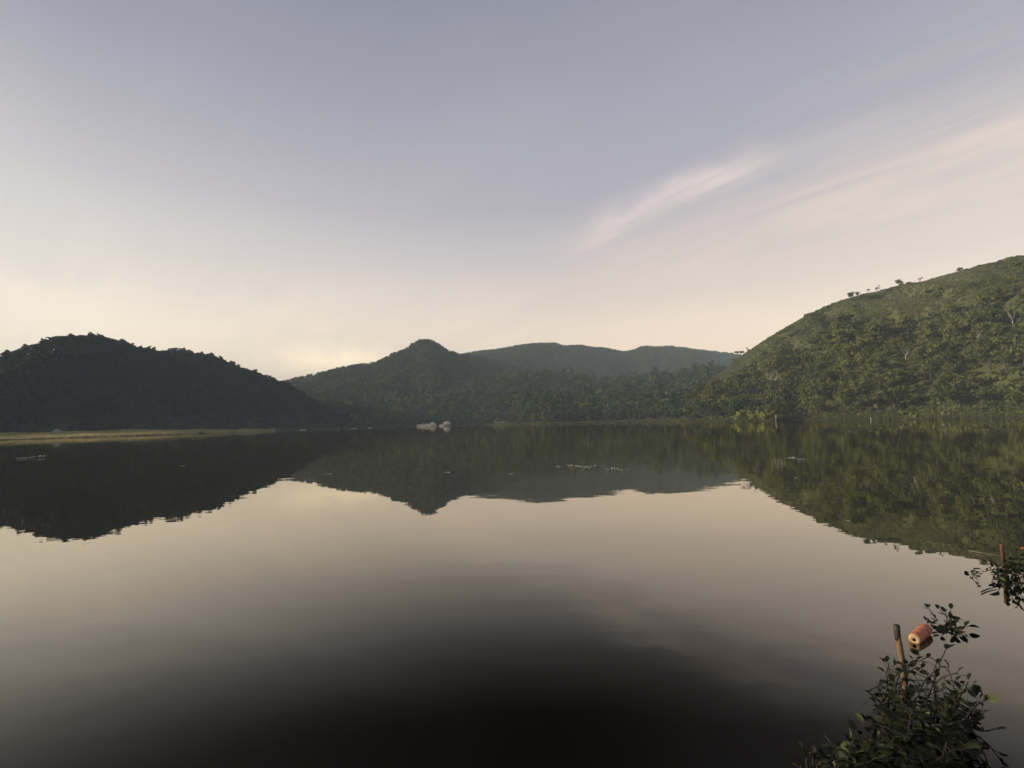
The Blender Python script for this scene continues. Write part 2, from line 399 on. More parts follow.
dop = t.math('POWER', t.math('DIVIDE', t.math('SUBTRACT', 1.0, sq(cg)), t.math('ADD', 1.0, sq(cg))), .6)
dop = t.smooth(dop, .30, 1.02)
sr = t.new('ShaderNodeSeparateXYZ'); t.l.new(refl, sr.inputs[0])
rz_ = t.math('ADD', t.math('MAXIMUM', sr.outputs[2], 0.0), .18)
cb2 = t.new('ShaderNodeCombineXYZ'); t.put(cb2.inputs[0], t.math('DIVIDE', sr.outputs[0], rz_)); t.put(cb2.inputs[1], t.math('DIVIDE', sr.outputs[1], rz_))
side2 = t.math('SUBTRACT', t.vm('DOT_PRODUCT', cb2.outputs[0], (*nrm, 0)), float(nrm @ p_edge0))
cloud2 = t.smooth(t.math('ADD', side2, t.math('MULTIPLY', t.math('SUBTRACT', t.noise(cb2.outputs[0], 1.6, 5, .55, .4), .5), .5)), -.1, .5)
low_ = t.math('MULTIPLY', t.math('MULTIPLY', dop, t.smooth(sr.outputs[2], .10, .46)), t.math('MULTIPLY_ADD', cloud2, -.8, .985))
high_ = t.math('MULTIPLY', t.smooth(sr.outputs[2], .17, .46), t.math('MULTIPLY_ADD', cloud2, -.42, .97))       # weakens steep reflections on every side, darkening the near water through its reflectance
dop = t.math('MAXIMUM', low_, high_)
ev = t.vm('NORMALIZE', t.vm('CROSS_PRODUCT', refl, sv)); hv = t.vm('NORMALIZE', t.vm('CROSS_PRODUCT', refl, (0, 0, 1)))
chi = sq(t.vm('DOT_PRODUCT', ev, hv))
ws = t.math('ADD', t.math('MULTIPLY', t.math('SUBTRACT', 1.0, dop), .74), t.math('MULTIPLY', dop, chi))
Rw = t.math('ADD', t.math('MULTIPLY', Rs, ws), t.math('MULTIPLY', Rp, t.math('SUBTRACT', 1.0, ws)), clamp=True)
df = t.new('ShaderNodeBsdfDiffuse'); df.inputs[0].default_value = (.0022, .0020, .0014, 1)
gl = t.new('ShaderNodeBsdfGlossy'); gl.inputs['Roughness'].default_value = .0; gl.inputs[0].default_value = (1, .94, .82, 1); t.l.new(nor, gl.inputs['Normal'])
mx = t.new('ShaderNodeMixShader'); t.put(mx.inputs[0], Rw); t.l.new(df.outputs[0], mx.inputs[1]); t.l.new(gl.outputs[0], mx.inputs[2]); t.l.new(mx.outputs[0], out.inputs[0])

def grassm(name, stops):
    mt, t, bs, out = material(name)
    geo = t.new('ShaderNodeNewGeometry')
    n = t.noise(geo.outputs['Position'], .06, 4, .6)
    f = t.math('MULTIPLY_ADD', geo.outputs['Random Per Island'], .5, t.math('MULTIPLY_ADD', n, 1.4, -.5), clamp=True)
    c = t.ramp(f, stops); t.put(bs.inputs['Base Color'], c); bs.inputs['Roughness'].default_value = .8; bs.inputs['Specular IOR Level'].default_value = .1
    tr = t.new('ShaderNodeBsdfTranslucent'); t.put(tr.inputs[0], c)
    mx = t.new('ShaderNodeMixShader'); mx.inputs[0].default_value = .3
    t.l.new(bs.outputs[0], mx.inputs[1]); t.l.new(tr.outputs[0], mx.inputs[2]); t.l.new(mx.outputs[0], out.inputs[0])
    return mt
M['marsh'] = grassm('marsh_grass', [(0, (.20, .18, .07)), (.45, (.38, .335, .15)), (.75, (.46, .40, .20)), (1, (.32, .27, .12))])
M['shore_grass'] = grassm('shore_grass', [(0, (.05, .056, .016)), (.5, (.085, .085, .026)), (1, (.12, .105, .038))])

def plain(name, c1, c2, sc, rough=.7, bump=0, spec=.3, obj=True):
    mt, t, bs, out = material(name)
    tcn = t.new('ShaderNodeTexCoord').outputs['Object']
    n = t.noise(tcn, sc, 5, .62)
    t.put(bs.inputs['Base Color'], t.ramp(n, [(.3, c1), (.7, c2)])); bs.inputs['Roughness'].default_value = rough
    bs.inputs['Specular IOR Level'].default_value = spec
    if bump:
        bp = t.new('ShaderNodeBump'); bp.inputs['Strength'].default_value = .7; bp.inputs['Distance'].default_value = bump
        t.put(bp.inputs['Height'], n); t.l.new(bp.outputs[0], bs.inputs['Normal'])
    return mt
M['rock'] = plain('pale_rock', (.32, .275, .19), (.66, .575, .43), .6, .9, .12)
M['stake'] = plain('weathered_wood', (.065, .042, .022), (.20, .13, .072), 14, .75, .004)
M['stake_red'] = plain('reddish_bark', (.04, .02, .012), (.10, .05, .028), 14, .8, .004)
M['stake_end'] = plain('dark_wood', (.018, .013, .009), (.05, .036, .024), 20, .7, .004)  # darker wood for the top end of the stake and the hut door
M['float'] = plain('salmon_foam', (.17, .050, .028), (.40, .12, .062), 16, .6, .004)
M['float_band'] = plain('faded_band', (.24, .07, .04), (.37, .13, .075), 20, .65, .002)
M['float_end'] = plain('cream_foam', (.22, .13, .06), (.46, .31, .16), 18, .7, .003)
M['hole'] = plain('dark_hole', (.02, .015, .01), (.05, .03, .02), 20, .9)
M['white'] = plain('pale_paint', (.40, .38, .34), (.55, .53, .48), 5, .6)
M['thatch'] = plain('grey_thatch', (.16, .15, .13), (.30, .28, .24), 3, .9, .05)
M['post'] = plain('pale_wood', (.35, .32, .26), (.55, .52, .45), 5, .8)
M['weed'] = plain('floating_leaf', (.20, .22, .16), (.40, .42, .35), 8, .35, 0, .8)  # pale base colour carries the sky sheen on the leaves
M['reed'] = plain('dry_reed', (.12, .105, .07), (.22, .19, .13), 10, .6)
M['flower'] = plain('orange_petal', (.55, .16, .03), (.70, .26, .05), 30, .6)
def leafm(name, a, b, spec=.35, rough=.42):
    mt, t, bs, out = material(name)
    geo = t.new('ShaderNodeNewGeometry')
    f = t.math('MULTIPLY_ADD', geo.outputs['Random Per Island'], .7, t.math('MULTIPLY', t.noise(geo.outputs['Position'], 30, 3), .3))
    c = t.ramp(f, [(.1, a), (.8, b)])
    t.put(bs.inputs['Base Color'], c); bs.inputs['Roughness'].default_value = rough; bs.inputs['Specular IOR Level'].default_value = spec
    tr = t.new('ShaderNodeBsdfTranslucent'); t.put(tr.inputs[0], c)
    mx = t.new('ShaderNodeMixShader'); mx.inputs[0].default_value = .25
    t.l.new(bs.outputs[0], mx.inputs[1]); t.l.new(tr.outputs[0], mx.inputs[2]); t.l.new(mx.outputs[0], out.inputs[0])
    return mt
M['near_leaf'] = leafm('pond_leaf', (.005, .007, .003), (.019, .023, .008), .12, .55)
M['lime_leaf'] = leafm('lime_leaf', (.05, .065, .012), (.115, .13, .028))
M['yellow_leaf'] = leafm('yellow_leaf', (.26, .27, .05), (.42, .40, .09))
M['stem'] = plain('plant_stem', (.008, .008, .004), (.026, .022, .010), 20, .6)

# ------------------------------------------------------------------ the setting: ground sheet, lake
ths = np.concatenate([np.linspace(-math.pi, R(-56), 110, endpoint=False), np.linspace(R(-56), R(56), 980, endpoint=False), np.linspace(R(56), math.pi, 110, endpoint=False)])
rs = np.concatenate([np.linspace(.3, 8, 26), np.geomspace(10, 150, 22), np.linspace(156, 620, 110), np.linspace(628, 1700, 90), np.geomspace(1750, 6000, 12)])
TT, RR = np.meshgrid(ths, rs)
gX, gY = RR * np.sin(TT), RR * np.cos(TT)
gZ = terrain(gX, gY)
nt_, nr_ = len(ths), len(rs)
ii = np.arange(nr_ - 1)[:, None] * nt_ + np.arange(nt_)[None]
jj = np.arange(nr_ - 1)[:, None] * nt_ + (np.arange(nt_)[None] + 1) % nt_
Fq = np.stack([ii, ii + nt_, jj + nt_, jj], -1).reshape(-1, 4)
V = np.stack([gX, gY, gZ], -1).reshape(-1, 3)
Fl = Fq.tolist(); Fl.append(list(range(nt_)))
tag(link('terrain', mesh_np('terrain', V, Fl, [M['ground']], smooth=True)), kind='structure')
lr = 700.0
V = [(0, 0, 0)]; Fl = []
V = [(lr * math.sin(a), 40 + lr * math.cos(a), 0) for a in np.linspace(0, 2 * math.pi, 96, endpoint=False)]
tag(link('lake', mesh_np('lake', V, [list(range(96))[::-1]], [M['water']])), kind='structure')

# haze box
hz = 215.0; hb = 7000
V = [(x, y, z) for z in (-6, hz) for x in (-hb, hb) for y in (-hb, hb)]
Fl = [[0, 1, 3, 2], [4, 6, 7, 5], [0, 4, 5, 1], [2, 3, 7, 6], [0, 2, 6, 4], [1, 5, 7, 3]]
mt, t, bs, out = material('haze'); t.n.remove(bs)
pv = t.new('ShaderNodeVolumePrincipled'); pv.inputs['Density'].default_value = .00034; pv.inputs['Color'].default_value = (.68, .82, .94, 1); pv.inputs['Anisotropy'].default_value = -.62
t.l.new(pv.outputs[0], out.inputs['Volume'])
tag(link('haze', mesh_np('haze', V, Fl, [mt])), kind='stuff')

# ------------------------------------------------------------------ tree meshes
def leaf_quads(cent, nrm, size, g):
    """one irregular quad per centre, facing roughly along nrm"""
    n = len(cent)
    nr = nrm + g.normal(0, .55, (n, 3)); nr /= np.linalg.norm(nr, axis=1, keepdims=True) + 1e-9
    a = g.normal(0, 1, (n, 3)); u = np.cross(nr, a); u /= np.linalg.norm(u, axis=1, keepdims=True) + 1e-9
    v = np.cross(nr, u)
    s = size[:, None] * g.uniform(.6, 1.3, (n, 1)) * .5
    cs = []
    for (ka, kb) in ((-1, -.75), (.85, -1), (1, .8), (-.8, 1)):
        cs.append(cent + u * s * ka * g.uniform(.6, 1.25, (n, 1)) + v * s * kb * g.uniform(.6, 1.25, (n, 1)) + nr * s * g.uniform(-.35, .35, (n, 1)))
    V = np.stack(cs, 1).reshape(-1, 3)
    return V, np.arange(n * 4).reshape(n, 4)
def crown(lobes, per, size, g, inner=.25):
    C, N = [], []
    for (cx, cy, cz, rx, ry, rz) in lobes:
        d = g.normal(0, 1, (per, 3)); d /= np.linalg.norm(d, axis=1, keepdims=True)
        keep = d[:, 2] > -.55; d = d[keep]
        rr = 1 - inner * g.random((len(d), 1)) ** 1.5 + .12 * g.normal(0, 1, (len(d), 1))
        C.append(np.array([cx, cy, cz]) + d * rr * np.array([rx, ry, rz]))
        nn = d / np.array([rx, ry, rz]); nn[:, 2] += .25 / rz
        N.append(nn / np.linalg.norm(nn, axis=1, keepdims=True))
    C = np.concatenate(C); N = np.concatenate(N)
    return leaf_quads(C, N, np.full(len(C), size), g)
def tree_shape(kind, seed):
    """-> trunk tubes, crown lobes; unit metres, base at the origin"""
    g = np.random.default_rng(seed); random.seed(seed); T = MB(); L = []
    def limb(p0, p1, r0_, r1_, n=5):
        mid = (np.array(p0) + np.array(p1)) / 2 + g.normal(0, .12, 3) * np.linalg.norm(np.array(p1) - np.array(p0))
        T.tube([p0, mid, p1], [r0_, (r0_ + r1_) / 2, r1_], n)
    if kind == 'dome':
        h = g.uniform(8, 9.5); ht = h * .42
        T.tube([(0, 0, -.8), (.1, 0, ht * .5), (g.normal(0, .2), g.normal(0, .2), ht)], [.32, .24, .2], 6)
        for k in range(7):
            a = k * 2.4 + g.random(); rad = g.uniform(1.2, 2.6); z = ht + g.uniform(.6, h * .42)
            p = (rad * math.cos(a), rad * math.sin(a), z); limb((0, 0, ht * .9), p, .14, .05)
            L.append((*p, g.uniform(1.2, 1.9), g.uniform(1.2, 1.9), g.uniform(.9, 1.5)))
        L.append((0, 0, h * .84, 1.6, 1.6, 1.2)); L.append((.3, -.4, h * .6, 2.3, 2.2, 1.5))
    elif kind == 'tall':
        h = g.uniform(11, 13); ht = h * .55
        T.tube([(0, 0, -.8), (.15, 0, ht * .5), (g.normal(0, .3), g.normal(0, .3), ht), (0, 0, h * .8)], [.30, .22, .16, .06], 6)
        for k in range(9):
            a = k * 2.4 + g.random(); f = k / 8; rad = (1.9 - 1.1 * f) * g.uniform(.6, 1.1); z = h * (.38 + .55 * f)
            p = (rad * math.cos(a), rad * math.sin(a), z); limb((0, 0, z - 1.2), p, .09, .03)
            L.append((*p, g.uniform(.9, 1.5), g.uniform(.9, 1.5), g.uniform(.9, 1.4)))
    elif kind == 'umbrella':
        h = g.uniform(8.5, 10); ht = h * .6
        T.tube([(0, 0, -.8), (.2, .1, ht * .5), (.1, -.1, ht)], [.24, .17, .13], 6)
        for k in range(7):
            a = k * 2.4 + g.random() * .8; rad = g.uniform(1.4, 3.6); z = h * g.uniform(.78, .97)
            p = (rad * math.cos(a), rad * math.sin(a), z); limb((.1, -.1, ht * .95), p, .1, .03)
            L.append((*p, g.uniform(1.2, 1.9), g.uniform(1.2, 1.9), g.uniform(.28, .5)))
    elif kind == 'round':
        h = g.uniform(5.5, 6.5); ht = h * .3
        T.tube([(0, 0, -.6), (0, .1, ht), (0, 0, h * .6)], [.2, .15, .08], 5)
        for k in range(6):
            a = k * 2.4 + g.random(); rad = g.uniform(.8, 1.7); z = ht + g.uniform(.3, h * .5)
            p = (rad * math.cos(a), rad * math.sin(a), z); limb((0, 0, ht), p, .08, .03, 4)
            L.append((*p, g.uniform(1, 1.5), g.uniform(1, 1.5), g.uniform(.8, 1.3)))
        L.append((0, 0, h * .75, 1.3, 1.3, 1.1))
    elif kind == 'sparse':
        h = g.uniform(8, 10)
        T.tube([(0, 0, -.6), (.1, 0, h * .4), (.25, .1, h * .85)], [.2, .14, .05], 5)
        for k in range(6):
            a = k * 2.4 + g.random(); rad = g.uniform(.8, 2.2); z = h * g.uniform(.55, 1.0)
            p = (rad * math.cos(a), rad * math.sin(a), z); limb((.12, 0, z * .72), p, .07, .025, 4)
            L.append((*p, g.uniform(.6, 1.1), g.uniform(.6, 1.1), g.uniform(.4, .7)))
    elif kind == 'bush':
        for k in range(5):
            a = k * 2.4 + g.random(); rad = g.uniform(.2, 1.3); z = g.uniform(.25, 1.0)
            p = (rad * math.cos(a), rad * math.sin(a), z); T.tube([(0, 0, -.3), (p[0] * .5, p[1] * .5, z * .6), p], [.05, .04, .02], 4)
            L.append((*p, g.uniform(.8, 1.2), g.uniform(.8, 1.2), g.uniform(.6, .95)))
    elif kind == 'bare':
        h = g.uniform(9, 10)
        T.tube([(0, 0, -.8), (.1, 0, h * .28), (-.1, .1, h * .5)], [.26, .21, .17], 6)
        for k, (a, l) in enumerate(((2.7, 1), (.3, .9), (1.6, .7), (4.4, .75))):
            e = np.array([math.cos(a) * h * .26 * l, math.sin(a) * h * .16, h * (.55 + .42 * l)])
            limb((-.1, .1, h * (.42 + .03 * k)), e, .13, .04)
            for q in range(3):
                b = e + np.array([g.normal(0, .9), g.normal(0, .9), g.uniform(.3, 1.4)])
                limb(e * .8 + np.array([-.1, .1, h * .48]) * .2, b, .05, .018, 4)
                L.append((*b, .55, .55, .35))
    return T, L, g
def tree_meshes(kind, seed, leaf, per, size, barkm='bark'):
    T, L, g = tree_shape(kind, seed)
    tm = T.mesh(kind + '_trunk', [M[barkm]])
    V, Fq = crown(L, per, size, g)
    return tm, mesh_np(kind + '_crown', V, Fq, [M[leaf]])
def joined(kind, seed, leaf, per, size):
    T, L, g = tree_shape(kind, seed)
    V, Fq = crown(L, per, size, g)
    b = len(T.V)
    me = mesh_np(kind + '_tree', np.concatenate([np.array(T.V), V]), T.F + (Fq + b).tolist(), [M['bark'], M[leaf]], T.I + [1] * len(Fq))
    return me

# ------------------------------------------------------------------ where plants stand
def scatter(n, dmin, dmax, t0, t1, g):
    d = np.sqrt(g.uniform(dmin ** 2, dmax ** 2, n)); th = g.uniform(t0, t1, n)
    return d * np.sin(th), d * np.cos(th)
g = np.random.default_rng(21)
# running maximum of the elevation angle along each direction: what the lake side can see
va = np.linspace(R(-60), R(60), 700); vr = np.linspace(120, 1700, 640)
vt, vd = np.meshgrid(va, vr, indexing='ij')
vz = terrain(vd * np.sin(vt), vd * np.cos(vt))
run = np.maximum.accumulate((vz - CAM_H) / vd, axis=1)
def seen(X, Y, Z, top, margin):
    th = np.arctan2(X, Y); d = np.hypot(X, Y)
    i = np.clip(((th - va[0]) / (va[1] - va[0])).astype(int), 0, len(va) - 1)
    j = np.clip(((d - vr[0]) / (vr[1] - vr[0])).astype(int) - 1, 0, len(vr) - 1)
    return (Z + top + margin - CAM_H) / d > run[i, j]
XS, YS = [], []
for n, a, b, t0, t1 in ((42000, 170, 620, R(-60), R(60)), (75000, 620, 1250, R(-50), R(40)), (42000, 1250, 1640, R(-12), R(30))):
    x, y = scatter(n, a, b, t0, t1, g); XS.append(x); YS.append(y)
n_base = sum(len(q) for q in XS)
for n, a, b, t0, t1 in ((10000, 160, 330, R(18), R(60)), (40000, 260, 620, R(12), R(60))):      # scrub of the right hill
    x, y = scatter(n, a, b, t0, t1, g); XS.append(x); YS.append(y)
X = np.concatenate(XS); Y = np.concatenate(YS)
scrub = np.arange(len(X)) >= n_base
Z, lay, outd, th, d = terrain(X, Y, True)
ok = (outd > 3) & (Z > .45) & seen(X, Y, Z, 9, 6)
X, Y, Z, lay, outd, th, d, scrub = (a[ok] for a in (X, Y, Z, lay, outd, th, d, scrub))
clump = fbm(X / 45, Y / 45, 91, 3)
u = g.random(len(X))
lay = np.where((lay == 0) & (th > R(24.5)), 6, lay)
onR = (lay == 6)
ridgeR = np.where(onR, Z / np.maximum(look(LAYERS[5].H, th), 1), 0)
flat = lay == 0
marsh = flat & (th < R(-19))
keep = np.ones(len(X), bool)
keep &= ~marsh
keep &= ~(scrub & ~onR)
hi = onR & (ridgeR > .48 + .5 * (clump - .5))
open_ = hi & (fbm(X / 28, Y / 28, 131, 3) < .60)
keep &= ~(hi & ~open_ & (u < .25))
keep &= ~(open_ & ~scrub & (u < .8))
keep &= ~(scrub & (outd > 22) & (ridgeR < .55 + .4 * (clump - .5)) & (u < .6))
keep &= ~(flat & (outd < 10) & (u < .75))
keep &= ~(flat & (th > R(17)) & (th < R(24)) & (u < .75))       # grassy point stays open
kind = np.zeros(len(X), int)                                         # index into PROTOS
v = g.random(len(X)); scl = g.uniform(.6, 1.0, len(X)) * np.where(g.random(len(X)) < .16, 1.5, 1.0)
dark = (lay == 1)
kind[:] = np.select([v < .34, v < .52, v < .62, v < .90, v < .95], [0, 1, 2, 3, 4], 5)
bushR = onR & ((ridgeR > .50 + .5 * (clump - .5)) & (v < .985) | (v < .66) | (ridgeR > .72) | scrub)
# right hill: its own olive scrub and trees
kind = np.where(onR, np.where(bushR, 9, np.select([v < .65, v < .85], [6, 7], 8)), kind)
foot = (lay == 4) | (lay == 5) | ((lay == 2) & (Z < 70))
kind = np.where(foot & (g.random(len(X)) < .5), np.select([v < .5, v < .75], [6, 7], 8), kind)
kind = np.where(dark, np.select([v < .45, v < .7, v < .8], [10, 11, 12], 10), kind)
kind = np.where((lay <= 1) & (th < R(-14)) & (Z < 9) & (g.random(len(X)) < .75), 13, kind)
scl = np.where(kind == 13, g.uniform(1.0, 1.9, len(X)), scl)
scl = np.where(onR & bushR, scl * np.where(ridgeR > .88, .55, .85), scl)
scl = np.where((lay == 6) & ~bushR, scl * .95, scl)
scl = np.where(open_, scl * .50, scl)
kind = np.where(open_ & (kind == 9), 14, kind)
scl = np.where(flat, scl * .75, scl)
scl = np.where(lay == 1, np.minimum(scl, 1.0), scl)
scl = np.where((lay == 2) | (lay == 3), np.clip(scl, .45, .95) * np.where(lay == 3, 1.15, 1.08), scl)
X, Y, Z, lay, outd, th, d, kind, scl, ridgeR, clump = (a[keep] for a in (X, Y, Z, lay, outd, th, d, kind, scl, ridgeR, clump))
onR = lay == 6

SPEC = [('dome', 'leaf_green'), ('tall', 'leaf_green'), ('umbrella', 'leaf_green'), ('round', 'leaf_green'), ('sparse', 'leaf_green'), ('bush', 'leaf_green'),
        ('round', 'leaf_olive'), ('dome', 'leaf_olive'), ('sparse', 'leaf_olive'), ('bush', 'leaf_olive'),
        ('dome', 'leaf_dark'), ('round', 'leaf_dark'), ('tall', 'leaf_dark'), ('bush', 'leaf_dark'), ('bush', 'leaf_hazy')]
HGT = np.array([9, 12.5, 9.5, 6, 9.5, 2.1, 6, 9, 9.5, 2.1, 9, 6, 12.5, 2.1, 2.1])
# the 300 that show largest become trees of their own
H = HGT[kind] * scl
dpx = F_PX * H / d
colw = np.maximum(1, (dpx * .7))
order = np.argsort(d)
top_seen = np.full(2600, -1e9)
vis = np.zeros(len(X))
px_, py_, _ = project(np.stack([X, Y, Z], -1)); _, pt_, _ = project(np.stack([X, Y, Z + H], -1))
for i in order:
    a = int(px_[i] - colw[i] / 2) + 800; b = max(a + 1, int(px_[i] + colw[i] / 2) + 800)
    if a < 0 or b > 2600: continue
    e = (Z[i] + H[i] * .9 - CAM_H) / d[i]; e0 = (Z[i] - CAM_H) / d[i]
    s = top_seen[a:b]
    vis[i] = np.clip(e - np.maximum(s, e0), 0, None).sum() * F_PX
    top_seen[a:b] = np.maximum(s, e - .004)
inframe = (px_ > -10) & (px_ < 1034)
score = np.where(inframe & (HGT[kind] > 3), vis, 0)
pick = np.argsort(-score)[:262]
single = np.zeros(len(X), bool); single[pick] = True

# the rest: one forest object
protos = bpy.data.collections.new('forest_plants')
for i, (k, lf) in enumerate(SPEC):
    small = k == 'bush'
    per = {'dome': 34, 'tall': 28, 'umbrella': 30, 'round': 34, 'sparse': 18, 'bush': 26}[k]
    o = bpy.data.objects.new('plant_%02d' % i, joined(k, 100 + i, lf, per, .62 if small else .95)); protos.objects.link(o)
rest = ~single
me = bpy.data.meshes.new('forest'); P = np.stack([X, Y, Z - .1], -1)[rest].astype(np.float32)
me.vertices.add(len(P)); me.vertices.foreach_set('co', P.ravel())
for nm, ty, arr in (('kind_id', 'INT', kind[rest].astype(np.int32)), ('scl', 'FLOAT', scl[rest].astype(np.float32)), ('turn', 'FLOAT', g.uniform(0, 6.28, rest.sum()).astype(np.float32))):
    at = me.attributes.new(nm, ty, 'POINT'); at.data.foreach_set('value', arr)
fo = link('forest', me); tag(fo, 'dense mixed green trees and scrub covering the hillsides around the lake', 'forest', kind='stuff')
ng = bpy.data.node_groups.new('forest_growth', 'GeometryNodeTree')
ng.interface.new_socket('Geometry', in_out='INPUT', socket_type='NodeSocketGeometry'); ng.interface.new_socket('Geometry', in_out='OUTPUT', socket_type='NodeSocketGeometry')
N = ng.nodes; gi = N.new('NodeGroupInput'); go = N.new('NodeGroupOutput')
ci = N.new('GeometryNodeCollectionInfo'); ci.inputs['Collection'].default_value = protos; ci.inputs['Separate Children'].default_value = True; ci.inputs['Reset Children'].default_value = True
ip = N.new('GeometryNodeInstanceOnPoints'); ip.inputs['Pick Instance'].default_value = True
def att(n, ty):
    a = N.new('GeometryNodeInputNamedAttribute'); a.data_type = ty; a.inputs['Name'].default_value = n
    return [o for o in a.outputs if o.enabled and o.name == 'Attribute'][0]
ng.links.new(gi.outputs[0], ip.inputs['Points']); ng.links.new(ci.outputs[0], ip.inputs['Instance'])
ng.links.new(att('kind_id', 'INT'), ip.inputs['Instance Index'])
cx = N.new('ShaderNodeCombineXYZ'); ng.links.new(att('turn', 'FLOAT'), cx.inputs[2]); ng.links.new(cx.outputs[0], ip.inputs['Rotation'])
ng.links.new(att('scl', 'FLOAT'), ip.inputs['Scale']); ng.links.new(ip.outputs[0], go.inputs[0])
md = fo.modifiers.new('growth', 'NODES'); md.node_group = ng
print('forest instances', int(rest.sum()))

# ------------------------------------------------------------------ trees of their own
LIB = {}
def tree_lib(k, lf, var, barkm='bark', per=None, size=None):
    key = (k, lf, var, barkm)
    if key not in LIB:
        pp = per or {'dome': 90, 'tall': 75, 'umbrella': 80, 'round': 80, 'sparse': 45, 'bush': 60, 'bare': 10}[k]
        LIB[key] = tree_meshes(k, 500 + var * 31 + len(k), lf, pp, size or .58, barkm)
    return LIB[key]
def place_tree(name, k, lf, loc, sc, rz, label, group=None, var=0, barkm='bark', cat='tree'):
    tm, cm = tree_lib(k, lf, var, barkm)
    o = bpy.data.objects.new(name, None); COL.objects.link(o); o.location = loc; o.rotation_euler = (0, 0, rz)
    o.scale = (sc, sc, sc) if not hasattr(sc, '__len__') else sc; o.empty_display_size = 1
    tag(o, label, cat, group)
    if k == 'bush': link('stem', tm, o); link('foliage', cm, o)
    else: link('trunk', tm, o); link('crown', cm, o)
    return o
NAME = {'dome': 'broadleaf_tree', 'tall': 'tall_tree', 'umbrella': 'spreading_tree', 'round': 'round_tree', 'sparse': 'thin_tree'}
LOOK = {'dome': 'domed green broadleaf tree', 'tall': 'tall narrow green tree', 'umbrella': 'flat-topped spreading tree', 'round': 'low round bushy tree', 'sparse': 'thin airy tree'}
def zone(x, dist, la):
    if la == 6 or (x > 790):
        if x > 940: return 'at the foot of the right hill beyond the near stakes'
        if x > 850: return 'on the lower right hillside above the white shore post'
        return 'on the lower right hillside behind the golden bushes'
    if x < 300: return 'along the dark foot of the left hill'
    if x < 410: return 'on the far shore left of the pale boulders'
    if x < 512: return 'on the far shore beside the pale boulders'
    if x < 600: return 'on the wooded point right of the pale boulders'
    if x < 690: return 'in the wooded belt along the middle of the far shore'
    return 'behind the grassy point with golden bushes'
for i in pick:
    k, lf = SPEC[kind[i]]
    zn = zone(px_[i], d[i], lay[i])
    tone = {'leaf_green': '', 'leaf_olive': 'olive ', 'leaf_dark': 'dark '}[lf]
    lb = tone + LOOK[k] + ' ' + zn
    if tone: lb = lb.replace(' green', '')
    place_tree(NAME[k], k, lf, (X[i], Y[i], Z[i] - .1), float(scl[i]), float(g.uniform(0, 6.28)), lb, lb.split(' tree ')[0] + ' trees ' + zn, var=int(g.integers(0, 3)))

